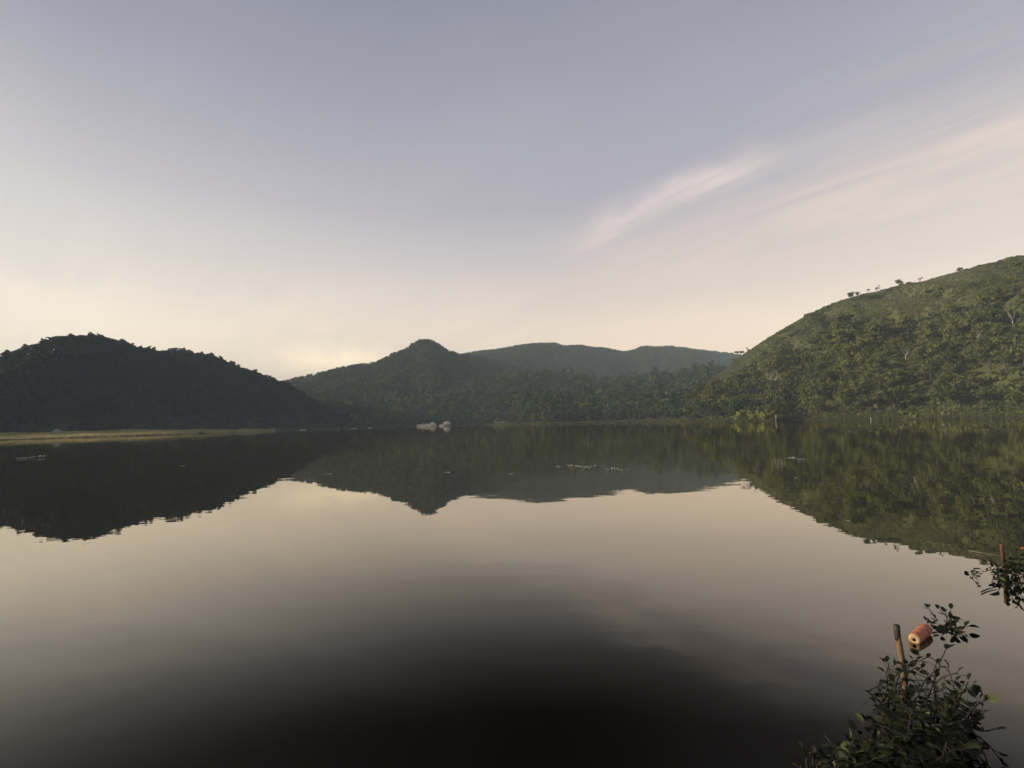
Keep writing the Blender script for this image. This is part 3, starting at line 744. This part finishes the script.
# ------------------------------------------------------------------ points on the hills seen in a given direction
def on_hill(x, y, dmax=1700):
    dr = ray(x, y); h = math.hypot(dr[0], dr[1]); dd = np.linspace(100, dmax, 6400)
    zz = CAM_H + dd * dr[2] / h; tz = terrain(dd * dr[0] / h, dd * dr[1] / h)
    hit = np.nonzero(tz >= np.maximum(zz, 0.02))[0]
    if len(hit) == 0: return None
    k = dd[hit[0]]; return np.array([k * dr[0] / h, k * dr[1] / h, tz[hit[0]]])
def crest(x, dmin, dmax):                     # the skyline point of one hill in a direction
    a = th_of(x); dd = np.linspace(dmin, dmax, 600)
    tz = terrain(dd * math.sin(a), dd * math.cos(a)); k = ((tz - CAM_H) / dd).argmax()
    return np.array([dd[k] * math.sin(a), dd[k] * math.cos(a), tz[k]])
SKY_TREES = [  # x, near, far, kind, leaf, height scale, label
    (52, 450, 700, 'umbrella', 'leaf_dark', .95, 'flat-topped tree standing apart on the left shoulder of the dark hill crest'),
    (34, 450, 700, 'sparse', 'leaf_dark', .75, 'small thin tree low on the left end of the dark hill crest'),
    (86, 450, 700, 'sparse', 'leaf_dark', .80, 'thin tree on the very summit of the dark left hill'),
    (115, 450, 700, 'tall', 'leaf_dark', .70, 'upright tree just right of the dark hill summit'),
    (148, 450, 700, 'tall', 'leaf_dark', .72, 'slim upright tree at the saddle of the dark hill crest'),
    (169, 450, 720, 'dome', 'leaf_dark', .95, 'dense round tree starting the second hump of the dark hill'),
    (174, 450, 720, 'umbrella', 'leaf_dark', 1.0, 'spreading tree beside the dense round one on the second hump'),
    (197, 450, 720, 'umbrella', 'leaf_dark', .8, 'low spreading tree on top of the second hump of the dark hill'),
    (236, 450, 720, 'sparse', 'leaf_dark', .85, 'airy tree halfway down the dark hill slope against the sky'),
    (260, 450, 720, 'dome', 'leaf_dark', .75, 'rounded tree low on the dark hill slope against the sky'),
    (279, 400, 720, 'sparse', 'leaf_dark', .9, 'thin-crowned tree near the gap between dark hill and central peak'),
    (292, 400, 1100, 'umbrella', 'leaf_dark', .9, 'flat tree standing in the gap between the hills under the bright cloud'),
    (353, 900, 1300, 'dome', 'leaf_green', 1.5, 'large round-crowned tree on the ridge left of the central peak'),
    (737, 400, 640, 'umbrella', 'leaf_olive', .6, 'small umbrella-shaped tree lowest on the skyline of the right hill'),
    (743, 400, 640, 'umbrella', 'leaf_olive', 1.0, 'leaning umbrella-shaped tree second up the skyline of the right hill'),
    (752, 400, 640, 'sparse', 'leaf_olive', .70, 'thin tree above the two umbrella-shaped ones on the right hill skyline'),
    (798, 400, 640, 'bush', 'leaf_olive', 1.6, 'small shrub on the steep skyline of the right hill'),
    (832, 400, 640, 'bush', 'leaf_olive', 1.8, 'dense dark shrub below the arched tree on the right hill skyline'),
    (859, 400, 640, 'dome', 'leaf_olive', .72, 'arched broad tree, the largest on the right hill skyline'),
    (866, 400, 640, 'dome', 'leaf_olive', .45, 'small round tree touching the arched one on the right hill skyline'),
    (878, 400, 640, 'sparse', 'leaf_olive', .55, 'tiny thin tree alone on the right hill skyline'),
    (887, 400, 640, 'sparse', 'leaf_olive', .6, 'second tiny thin tree on the right hill skyline'),
    (909, 400, 640, 'dome', 'leaf_olive', .6, 'rounded windswept tree midway up the right hill skyline'),
    (931, 400, 640, 'sparse', 'leaf_olive', .5, 'thin small tree past the windswept one on the right hill skyline'),
    (972, 380, 640, 'dome', 'leaf_olive', .5, 'round tree high on the right hill skyline'),
    (1000, 380, 640, 'bush', 'leaf_olive', 1.7, 'wide shrub highest on the right hill skyline'),
]
for q, (x, a, b, k, lf, sc, lb) in enumerate(SKY_TREES):
    p = crest(x, a, b)
    sc *= 1.2 if x < 300 else 1.0
    place_tree(NAME.get(k, 'shrub'), k, lf, (p[0], p[1], p[2] - .2 - (3.2 * sc if 700 < x < 790 else 2.4 * sc if x > 790 else 0)), sc, q * 1.3, lb, var=q % 3, cat='shrub' if k == 'bush' else 'tree')
PALE = [(982, 354, .75, 1.0, 'pale forked tree with bare upper limbs on the right hillside'),
        (1013, 328, .6, .4, 'small pale forked tree above the other forked one near the frame edge'),
        (906, 362, .5, 2.2, 'faint pale-stemmed tree midway up the right hill'),
        (771, 386, .75, .1, 'pale bare trunk, left of the three standing above the golden bushes'),
        (776, 389, .85, 1.6, 'pale bare trunk, middle of the three standing above the golden bushes'),
        (781, 386, .7, 2.9, 'pale bare trunk, right of the three standing above the golden bushes'),
        (310, 408, 1.0, 0.9, 'pale-stemmed tree in the dark woods left of the pale boulders')]
for q, (x, y, sc, rz, lb) in enumerate(PALE):
    p = on_hill(x, y)
    if p is not None: place_tree('forked_tree', 'bare', 'leaf_olive', (p[0], p[1], p[2] - .1), sc, rz, lb, var=q % 3, barkm='pale_bark')
# golden bushes on the grassy point
gb = [(728, 414, 1.3), (738, 414, 1.6), (748, 415, 2.0), (755, 412, 2.4), (762, 415, 2.0), (768, 413, 1.7), (716, 415, 1.0), (745, 411, 2.0), (758, 416, 1.2), (771, 416, 1.5)]
for q, (x, y, sc) in enumerate(gb):
    a = th_of(x); S = float(look(S_TAB, a)); dd = S + 4 + (417 - y) * 4
    px = dd * math.sin(a); py = dd * math.cos(a)
    place_tree('golden_bush', 'bush', 'leaf_gold', (px, py, float(terrain(px, py)) - .1), sc * 1.25, q * 2.1, 'sunlit golden-green bush in the row on the grassy point', 'golden bushes on the grassy point', var=q % 3, cat='bush')

# ------------------------------------------------------------------ grass
def blades(name, t0, t1, n, o0, o1, hmin, hmax, wd, matn, label, g, thr=0.0, zmin=.02, taper=False):
    th = g.uniform(t0, t1, n); fade_ = np.clip((t1 - th) / (.45 * (t1 - t0)), .06, 1) if taper else 1.0
    S = look(S_TAB, th) + o0 + (o1 - o0) * fade_ * g.random(n)
    x = S * np.sin(th); y = S * np.cos(th); z, la, out, _, _ = terrain(x, y, True)
    ok = (z > zmin) & (la == 0) & (fbm(x / 9, y / 9, 61, 3) > thr); x, y, z = x[ok], y[ok], z[ok]; n = len(x)
    h = g.uniform(hmin, hmax, n) * (.35 + 1.3 * fbm(x / 6, y / 6, 63, 3)); a = g.uniform(0, 6.28, n); lean = g.normal(0, .3, (n, 2)) * h[:, None]
    ux, uy = np.cos(a) * wd * .5, np.sin(a) * wd * .5
    v0 = np.stack([x - ux, y - uy, z - .1], -1); v1 = np.stack([x + ux, y + uy, z - .1], -1)
    v2 = np.stack([x + ux * .7 + lean[:, 0] * .4, y + uy * .7 + lean[:, 1] * .4, z + h * .6], -1); v3 = np.stack([x + lean[:, 0], y + lean[:, 1], z + h], -1)
    v4 = np.stack([x - ux * .7 + lean[:, 0] * .4, y - uy * .7 + lean[:, 1] * .4, z + h * .6], -1)
    V = np.stack([v0, v1, v2, v3, v4], 1).reshape(-1, 3); Fq = np.arange(n * 5).reshape(n, 5)
    o = link(name, mesh_np(name, V, Fq, [M[matn]])); return tag(o, label, 'grass', kind='stuff')
blades('marsh_grass', th_of(-120), th_of(275), 80000, 0, 85, .4, 1.1, .35, 'marsh', 'pale golden marsh grass in a flat strip under the left hill', g, .30, taper=True)
blades('shore_grass', th_of(488), th_of(1120), 60000, .5, 24, .4, 1.2, .22, 'shore_grass', 'dull olive grass along the right and middle shore', g, .42)

# ------------------------------------------------------------------ boulders, posts, hut on the far shore
def boulder(name, sx, sy, sz, seed, sub=4):
    import bmesh
    bm = bmesh.new(); bmesh.ops.create_icosphere(bm, subdivisions=sub, radius=1)
    P = np.array([v.co[:] for v in bm.verts]); gg = np.random.default_rng(seed)
    for k in range(9):                        # planar facets, then noise
        nn = gg.normal(0, 1, 3); nn /= np.linalg.norm(nn); cut = gg.uniform(.5, .82)
        dd = P @ nn; P = P - np.outer(np.clip(dd - cut, 0, None), nn) * .85
    P = P * (1 + .10 * (fbm(P[:, 0] * 2 + seed + 9, P[:, 1] * 2 + P[:, 2] * 1.7 + 9, seed) - .5)[:, None] * 2)
    P = P * np.array([sx, sy, sz])
    for v_, p in zip(bm.verts, P): v_.co = p
    me = bpy.data.meshes.new(name); bm.to_mesh(me); bm.free(); me.materials.append(M['rock'])
    me.polygons.foreach_set('use_smooth', np.ones(len(me.polygons), bool))
    return me
def wl(x, dist, z=0.0):
    a = th_of(x); return (dist * math.sin(a), dist * math.cos(a), z)
BD = 515
BOULD = [(420.5, 5, 4, 2.2, .25, .08, 'low pale boulder at the left end of the rocks on the far waterline'),
         (422.3, .9, 1.2, 4.4, .3, .12, 'narrow upright pale rock poking up from the left rock group'),
         (426.5, 5.5, 4, 3.1, .3, -.12, 'middle pale pinkish boulder between the low end and the round one'),
         (432.3, 4.6, 4, 3.9, .55, 0, 'big round-topped pale boulder, tallest of the left rock group'),
         (441.8, 5.0, 3, 1.8, .25, -.1, 'low sloping pale rock just right of the gap'),
         (446.8, 5.2, 4, 4.2, .35, -.5, 'peaked pale boulder with a slanting side, right of the gap')]
for q, (x, a, b, c_, zf, tilt, lb) in enumerate(BOULD):
    o = link('boulder', boulder('boulder', a * .86, b, c_, 40 + q), None, wl(x, BD + 3 * (q % 2), c_ * .02)); o.rotation_euler = (0, tilt, q * .4 if abs(tilt) < .2 else 0); tag(o, lb, 'rock')
p = on_hill(451.5, 414.5)
o = link('boulder', boulder('boulder', 1.3, 1.0, 1.0, 77), None, tuple(p + np.array([0, 0, .9]))); tag(o, 'tiny whitish rock on the bank above the pale boulders', 'rock')
p = on_hill(1016, 338)
o = link('boulder', boulder('boulder', .75, .7, .7, 78), None, tuple(p + np.array([0, 0, .6]))); tag(o, 'whitish rock high on the right hillside near the frame edge', 'rock')
def post(x, dist, h, r_, lb, white=True):
    mb = MB(); r_ *= .72; h *= .85
    mb.tube([(0, 0, -.8), (.02, 0, h * .5), (.0, .03, h)], [r_, r_ * .95, r_ * .85], 8)
    o = bpy.data.objects.new('marker_post', None); COL.objects.link(o); o.location = wl(x, dist)
    link('shaft', mb.mesh('shaft', [M['white' if white else 'post']]), o)
    cb_ = MB(); cb_.tube([(0, .03, h - .02), (0, .03, h + .10), (0, .03, h + .16)], [r_ * 1.35, r_ * 1.35, r_ * .6], 8); link('cap', cb_.mesh('cap', [M['white']]), o)
    tag(o, lb, 'post'); return o
def shore_d(x, off): return float(look(S_TAB, th_of(x))) + off
post(871, shore_d(871, -4), .75, .13, 'white post standing at the waterline below the right hill')
post(198, shore_d(198, -8), .9, .22, 'pale post at the marsh edge, leftmost of those along the left shore')
post(226.5, shore_d(226, -8), 1.2, .26, 'pale post at the marsh edge, second from the left')
post(251.5, shore_d(251, -10), 1.2, .28, 'pale post at the tapering end of the golden marsh')
post(273.5, shore_d(273, -10), 1.9, .36, 'taller pale post just past the end of the marsh')
post(338, shore_d(338, -8), 1.2, .3, 'small pale post on the far shore beside the two moored boats')
post(776, shore_d(776, -3), 2.6, .10, 'tall thin pale stake in the water right of the golden bushes', False)

def boat(x, dist, ln, rz, lb, mt_):
    o = bpy.data.objects.new('small_boat', None); COL.objects.link(o); o.location = wl(x, dist); o.rotation_euler = (0, 0, rz)
    mb = MB(); st = []
    for k in range(9):
        f = k / 8 * 2 - 1; wv = .55 * (1 - abs(f) ** 2.4) + .03; sh = .25 * f * f
        for (yy, zz) in ((-wv, .55 + sh), (-wv * .8, .0), (0, -.25 + sh * .6), (wv * .8, .0), (wv, .55 + sh), (wv * .85, .52 + sh), (0, .02 + sh), (-wv * .85, .52 + sh)):
            st.append((f * ln / 2, yy, zz))
    fs = [[a * 8 + b, a * 8 + (b + 1) % 8, (a + 1) * 8 + (b + 1) % 8, (a + 1) * 8 + b] for a in range(8) for b in range(8)]
    mb.add(st, fs, 0, False); link('hull', mb.mesh('hull', [M[mt_]]), o)
    tb = MB()
    for f in (-.22, .25): tb.add([(f * ln - .12, -.46, .42), (f * ln + .12, -.46, .42), (f * ln + .12, .46, .42), (f * ln - .12, .46, .42), (f * ln - .12, -.46, .47), (f * ln + .12, -.46, .47), (f * ln + .12, .46, .47), (f * ln - .12, .46, .47)],
        [[3, 2, 1, 0], [4, 5, 6, 7], [0, 1, 5, 4], [1, 2, 6, 5], [2, 3, 7, 6], [3, 0, 4, 7]])
    link('thwart', tb.mesh('thwart', [M['post']]), o)
    tag(o, lb, 'boat')
boat(353.5, shore_d(353, -9), 5.0, .15, 'small pale boat at the far shore left of the boulders', 'white')
boat(370, shore_d(370, -9), 4.0, -.2, 'second small pale boat, nearer the pale boulders', 'white')
boat(303, shore_d(303, -9), 4.6, .1, 'dull wooden boat at the far shore near the end of the marsh', 'post')
def hut(x, dist, lb):
    z = float(terrain(dist * math.sin(th_of(x)), dist * math.cos(th_of(x))))
    o = bpy.data.objects.new('hut', None); COL.objects.link(o); o.location = wl(x, dist, z); o.rotation_euler = (0, 0, -.5)
    def box(mb, a, b):
        v = [(x_, y_, z_) for z_ in (a[2], b[2]) for (x_, y_) in ((a[0], a[1]), (b[0], a[1]), (b[0], b[1]), (a[0], b[1]))]
        mb.add(v, [[3, 2, 1, 0], [4, 5, 6, 7], [0, 1, 5, 4], [1, 2, 6, 5], [2, 3, 7, 6], [3, 0, 4, 7]])
    wb = MB(); box(wb, (-1.6, -1.2, -.6), (1.6, 1.2, 1.6)); link('wall', wb.mesh('wall', [M['post']]), o)
    rb = MB()
    rb.add([(-2.1, -1.7, 1.5), (2.1, -1.7, 1.5), (2.1, 1.7, 1.5), (-2.1, 1.7, 1.5), (-1.5, 0, 2.9), (1.5, 0, 2.9)], [[0, 1, 5, 4], [2, 3, 4, 5], [1, 2, 5], [3, 0, 4], [3, 2, 1, 0]]); link('roof', rb.mesh('roof', [M['thatch']]), o)
    db = MB(); box(db, (-.4, -1.24, -.3), (.4, -1.203, 1.3)); link('door', db.mesh('door', [M['stake_end']]), o)
    tag(o, lb, 'hut')
hut(57, 398, 'small grey-roofed hut behind the golden marsh grass')

# ------------------------------------------------------------------ floating weeds
def weed_mesh(seed, r_):
    gg = np.random.default_rng(seed); random.seed(seed); mb = MB()
    for k in range(16):
        a = k * 2.4; rad = r_ * math.sqrt((k + .5) / 16) * .75
        b = (rad * math.cos(a) * 1.3, rad * math.sin(a) * .7, .012)
        el = gg.uniform(.25, .9)
        mb.leaf(b, (math.cos(a) * (1 - el * .5), math.sin(a) * (1 - el * .5), el), (0, 0, 1), r_ * gg.uniform(.4, .6), r_ * .36, 0, .25)
    return mb.mesh('floating_weed', [M['weed']])
WM = [weed_mesh(k, .17) for k in range(4)]
WEED = [(22, 459, .9, 'short pale weed patch floating before the dark hill, left piece'), (28, 458.7, .5, 'tiny pale weed scrap between the two patches before the dark hill'), (36, 458, 1.2, 'longer pale weed patch floating before the dark hill, right piece'),
        (182, 466, .45, 'tiny lone weed scrap on the darkest left water'), (327, 475, .9, 'weed patch at the edge of the sky reflection between the hills'), (447, 473.5, 1.0, 'lone pale weed patch before the central peak reflection'),
        (511, 474.5, .7, 'faint weed patch between the lone one and the chain of weeds'),
        (559, 467.5, 1.0, 'leftmost weed patch of the floating chain in mid lake'), (570.5, 466.5, 1.0, 'second weed patch of the floating chain in mid lake'), (578, 467, 1.0, 'third weed patch of the floating chain in mid lake'),
        (586, 468.2, 1.3, 'widest weed patch near the right end of the floating chain'), (593, 466, .8, 'rightmost weed patch of the floating chain in mid lake'),
        (612, 470, 1.3, 'bright clump of weed just right of the floating chain'), (618, 471, .9, 'small weed patch touching the bright clump'), (626, 469.8, .7, 'weed scrap right of the bright clump'),
        (791, 459.3, 1.2, 'left weed patch of the pair below the golden bushes'), (800.5, 460.3, 1.0, 'right weed patch of the pair below the golden bushes'), (796, 478.3, .6, 'faint weed scrap below the pair'), (848, 521.5, .5, 'weed scrap on the reflection of the right hill')]
for q, (x, y, sc, lb) in enumerate(WEED):
    p = on_water(x, y); dd = np.linalg.norm(p[:2])
    tag(link('floating_weed', WM[q % 4], None, (p[0], p[1], .0), q * .25, (sc * 1.25 * dd / 26, sc * dd / 26, sc * dd / 26)), lb, 'water weed', 'weed patches floating on the lake')

# ------------------------------------------------------------------ near things: stakes, float, plants
def stake(name, p0, top, rad, lb, dark_top=True):
    o = bpy.data.objects.new(name, None); COL.objects.link(o); o.location = tuple(p0)
    tp = np.array(top) - np.array(p0); random.seed(3)
    mb = MB(); pts = []; rr = []
    for k in range(12):
        f = k / 11; q = tp * f + np.array([.012 * math.sin(f * 5), .008 * math.cos(f * 4), 0]); q[2] -= .35 * (1 - f) ** 3
        pts.append(q); rr.append(rad * (1 - .12 * f) * (1.09 if k in (4, 8) else 1))
    mb.tube(pts, rr, 12, wob=.10); link('shaft', mb.mesh('shaft', [M['stake' if dark_top else 'stake_red']]), o)
    if dark_top:
        eb = MB(); d_ = tp / np.linalg.norm(tp); e = pts[-1]
        eb.tube([e - d_ * .11, e - d_ * .07, e - d_ * .03, e + d_ * .004, e + d_ * .012, e - d_ * .01], [rad * .97, rad * 1.02, rad * 1.06, rad * 1.04, rad * .8, rad * .5], 12, wob=.22)
        link('dark_end', eb.mesh('dark_end', [M['stake_end']]), o)
    return tag(o, lb, 'stake')
sb = on_water(904.5, 688)
up_at = lambda p, x, y: (lambda dr: CAM + dr * ((p[1] - .03 - CAM[1]) / dr[1]))(ray(x, y))
stake('wooden_stake', sb, up_at(sb, 897.5, 626), .023, 'leaning wooden stake with dark broken top beside the salmon float')
s2 = on_water(1003.5, 573)
stake('wooden_stake', s2, up_at(s2, 1002, 544), .026, 'reddish-brown stake in the leafy clump at the frame edge', False)

# float: cylinder with rounded rims, bands and a holed cream end
fa = on_water(914.5, 643); fb = on_water(934, 628)
axis = np.array(fb) - np.array(fa); axis[2] = 0; L_ = float(np.linalg.norm(axis)); axis /= L_
L_ = min(L_, .36); RAD = .054
fl = bpy.data.objects.new('fishing_float', None); COL.objects.link(fl); fl.location = (float(fa[0]), float(fa[1]), .028); fl.rotation_euler = (0, R(-3), math.atan2(axis[1], axis[0]))
def ring(mb, prof, n=28, mi=0):
    vs = [(x, r_ * math.cos(2 * math.pi * k / n), r_ * math.sin(2 * math.pi * k / n)) for x, r_ in prof for k in range(n)]
    mb.add(vs, [[i * n + k, i * n + (k + 1) % n, (i + 1) * n + (k + 1) % n, (i + 1) * n + k] for i in range(len(prof) - 1) for k in range(n)], mi, True)
mb = MB(); pr = [(.012, RAD * .93), (.022, RAD)]
for a in np.linspace(.03, L_ - .03, 26): pr.append((a, RAD * (1 + .035 * math.sin(a * 70))))
pr += [(L_ - .02, RAD), (L_ - .005, RAD * .85), (L_, RAD * .5), (L_, .004)]
ring(mb, pr); link('body', mb.mesh('body', [M['float']]), fl)
for a in (.34, .68):
    bb = MB(); x = L_ * a; ring(bb, [(x - .014, RAD * 1.0), (x - .012, RAD * 1.075), (x + .012, RAD * 1.075), (x + .014, RAD * 1.0)]); link('band', bb.mesh('band', [M['float_band']]), fl)
eb = MB(); ring(eb, [(.0125, RAD * .95), (.002, RAD * .88), (-.002, RAD * .7), (-.002, RAD * .34), (.0, RAD * .28)]); link('end_cap', eb.mesh('end_cap', [M['float_end']]), fl)
hb_ = MB(); ring(hb_, [(-.0, RAD * .285), (.05, RAD * .26), (.05, .002)]); link('hole', hb_.mesh('hole', [M['hole']]), fl)
tag(fl, 'salmon-coloured cylindrical fishing float with a holed cream end', 'float')

# leafy water plants: branching stems with oval leaves
def water_plant(name, base, stems, lb, cat='plant', leaf=.075, dens=11, mats=('near_leaf',), lime=0, extra=None, seed=1):
    """stems: list of tip offsets (dx, dy, dz) from the base and start offsets"""
    gg = np.random.default_rng(seed); random.seed(seed)
    o = bpy.data.objects.new(name, None); COL.objects.link(o); o.location = tuple(map(float, base)); B = np.array(base)
    S_, Lf, Lm = MB(), MB(), MB()
    for (st, tip) in stems:
        st = np.array(st, float); tip = np.array(tip, float); ln = np.linalg.norm(tip - st)
        n = max(4, int(ln / .06)); pts = []
        side = gg.normal(0, .09, 3) * ln
        for k in range(n + 1):
            f = k / n; q = st * (1 - f) + tip * f + side * math.sin(f * math.pi); q[2] += .04 * ln * math.sin(f * math.pi)
            q = q + gg.normal(0, .006, 3); pts.append(q)
        S_.tube(pts, [.0065 * (1 - .7 * k / n) + .0012 for k in range(n + 1)], 5)
        nl = int(dens * ln / .5) + (3 if dens > 5 else 1)
        for k in range(nl):
            f = (k + gg.random()) / nl * .92 + .08; i = min(int(f * n), n - 1); q = pts[i] * (1 - (f * n - i)) + pts[i + 1] * (f * n - i)
            dr = (tip - st) / ln * .35 + gg.normal(0, .75, 3); dr[2] = dr[2] * .55 + gg.uniform(-.1, .55); dr /= np.linalg.norm(dr)
            pet = gg.uniform(.02, .065); e = q + dr * pet
            if e[2] + B[2] < .012: e[2] = .012 - B[2] + .02 * gg.random(); dr[2] = abs(dr[2]) * .4
            S_.tube([q, (q + e) / 2 + np.array([0, 0, .006]), e], [.0026, .002, .0016], 4, cap=False)
            T_ = Lm if gg.random() < lime else Lf
            upv = np.array([gg.normal(0, .5), gg.normal(0, .5), 1])
            l_ = leaf * gg.uniform(.5, 1.1) * (1.5 if T_ is Lf and gg.random() < .12 else 1)
            T_.leaf(e, dr, upv, l_, l_ * gg.uniform(.52, .74), 0, gg.uniform(.05, .5), gg.uniform(.05, .25))
        dr = (tip - st) / ln + np.array([0, 0, .3]); l_ = leaf * .9
        Lf.leaf(tip, dr, (0, 0, 1), l_, l_ * .6)
    link('stem', S_.mesh('stem', [M['stem']]), o)
    link('foliage', Lf.mesh('foliage', [M[mats[0]]]), o)
    if Lm.F: lo = link('young_foliage', Lm.mesh('young_foliage', [M['lime_leaf']]), o); lo['label'] = 'fresh lime-green leaves'
    if extra: extra(o, B)
    return tag(o, lb, cat)
def pix(x, y, z): return on_water(x, y, z)
def stems_to(base, tips, g_, start_spread=.10):
    out = []
    for (x, y, z) in tips:
        tip = pix(x, y, z) - np.array(base)
        s = np.array([g_.normal(0, start_spread), g_.normal(0, start_spread), -.05]); s[:2] += tip[:2] * .15
        out.append((s, tip))
    return out
gs = np.random.default_rng(5)
# main bush round the leaning stake
b1 = pix(915, 722, 0); tips = []
for k in range(36):
    f = gs.random(); y = 680 + 72 * f; hw = 14 + 46 * f
    x = 914 + 6 * f + gs.uniform(-1, 1) * hw
    if abs(x - 902) < 12 and y < 700: y += 26
    tips.append((x, y, gs.uniform(.02, .30)))
tips += [(887, 662, .20), (884, 672, .16), (917, 660, .22), (928, 658, .26), (937, 664, .26), (946, 649, .30), (922, 668, .2), (880, 692, .10), (876, 703, .08)]
water_plant('leafy_shrub', b1, stems_to(b1, tips, gs, .16), 'dark leafy shrub growing out of the water around the leaning stake', 'shrub', .060, 8, lime=.03, seed=11)
# arching right-hand branches, one ending in a yellow leaf
def yellow(o, B):
    mb = MB(); e = pix(988, 701, .22) - B; mb.leaf(e, (1, .2, .25), (0, -.5, 1), .10, .065, 0, .2); lo = link('yellowed_leaf', mb.mesh('yellowed_leaf', [M['yellow_leaf']]), o); lo['label'] = 'single bright yellow-green leaf at the branch tip'
b2 = pix(938, 712, 0)
tips = [(958, 672, .30), (968, 680, .30), (972, 690, .28), (986, 701, .22), (975, 704, .20), (998, 728, .10), (962, 684, .30), (985, 712, .18), (954, 694, .25), (966, 712, .16), (972, 724, .10), (949, 668, .28), (960, 700, .2), (982, 745, .06), (950, 735, .12), (964, 738, .08)]
water_plant('leafy_shrub', b2, stems_to(b2, tips, gs, .07), 'sprawling dark shrub whose branches reach right with one yellow leaf', 'shrub', .060, 6, extra=yellow, seed=12)
# low bottom mass
b3 = pix(915, 775, 0); tips = [(gs.uniform(845, 975), gs.uniform(742, 792), gs.uniform(.03, .28)) for k in range(32)]
water_plant('leafy_shrub', b3, stems_to(b3, tips, gs, .2), 'dense low shrub mass filling the bottom edge right of the lime sprigs', 'shrub', .07, 11, lime=.05, seed=13)
b4 = pix(862, 768, 0); tips = [(827, 737, .24), (838, 745, .2), (850, 742, .24), (860, 735, .28), (868, 733, .30), (845, 755, .15), (833, 752, .14), (872, 748, .2), (856, 760, .12), (824, 770, .1), (840, 772, .1)]
water_plant('young_shrub', b4, stems_to(b4, tips, gs, .06), 'small shrub with lime-green sprigs at the bottom edge', 'shrub', .06, 9, lime=.42, seed=14)
b5 = pix(812, 782, 0); tips = [(806, 757, .12), (813, 754, .14), (802, 766, .06), (818, 764, .08), (808, 775, .05)]
water_plant('young_shrub', b5, stems_to(b5, tips, gs, .03), 'tiny outlying sprig left of the lime-green shrub', 'shrub', .055, 9, lime=.3, seed=15)
# floating plant beyond the float
b6 = pix(946, 628, 0); tips = [(928, 608, .06), (938, 609, .09), (951, 609, .12), (944, 612, .10), (956, 622, .05), (965, 626, .04), (957, 634, .02), (937, 623, .05), (942, 632, .02), (931, 624, .03), (951, 619, .09), (962, 630, .03)]
water_plant('water_plant', b6, stems_to(b6, tips, gs, .05), 'small leafy plant on open water just beyond the salmon float', 'plant', .08, 4, seed=16)
# clump round the second stake
def bloom(o, B):
    mb = MB(); c_ = up_at(np.array(s2), 1023, 549) - B
    for k in range(6):
        a = k * 1.05; mb.leaf(c_, (math.cos(a), .3 * math.sin(a), .5 + math.sin(a) * .5), (0, -1, .3), .032, .02)
    link('blossom', mb.mesh('blossom', [M['flower']]), o)
b7 = pix(1008, 574, 0); tips = [(986, 562, .06), (979, 580, .03), (990, 568, .10), (996, 566, .16), (1000, 575, .06), (1010, 560, .25), (1016, 552, .34), (1022, 556, .30), (1020, 566, .2), (1012, 572, .12), (1028, 560, .26), (1032, 570, .15), (1018, 580, .05), (1006, 568, .16), (998, 578, .04), (1024, 578, .05),
    (1014, 566, .22), (1005, 562, .25), (1030, 552, .34), (994, 580, .03), (1036, 580, .04), (1015, 586, .02)]
water_plant('leafy_shrub', b7, stems_to(b7, tips, gs, .10), 'leafy clump with an orange blossom around the reddish stake', 'shrub', .078, 5, lime=.04, extra=bloom, seed=17)
def lying(name, a, b, r_, lb, mtn='reed'):
    A = np.array(pix(*a, .015)); B = np.array(pix(*b, .015)); mid = (A + B) / 2 + np.array([.0, .02, 0])
    o = bpy.data.objects.new(name, None); mb = MB(); mb.tube([A - A, mid - A, B - A], [r_, r_, r_ * .6], 6)
    o = link(name, mb.mesh(name, [M[mtn]]), None, tuple(A)); tag(o, lb, 'reed')
lying('floating_reed', (968, 550.5), (999, 556), .004, 'long pale reed floating left of the reddish stake')
lying('floating_twig', (981, 592), (997, 587), .008, 'thin dark twig floating in front of the leafy clump', 'stem')
print('objects', len(bpy.data.objects))
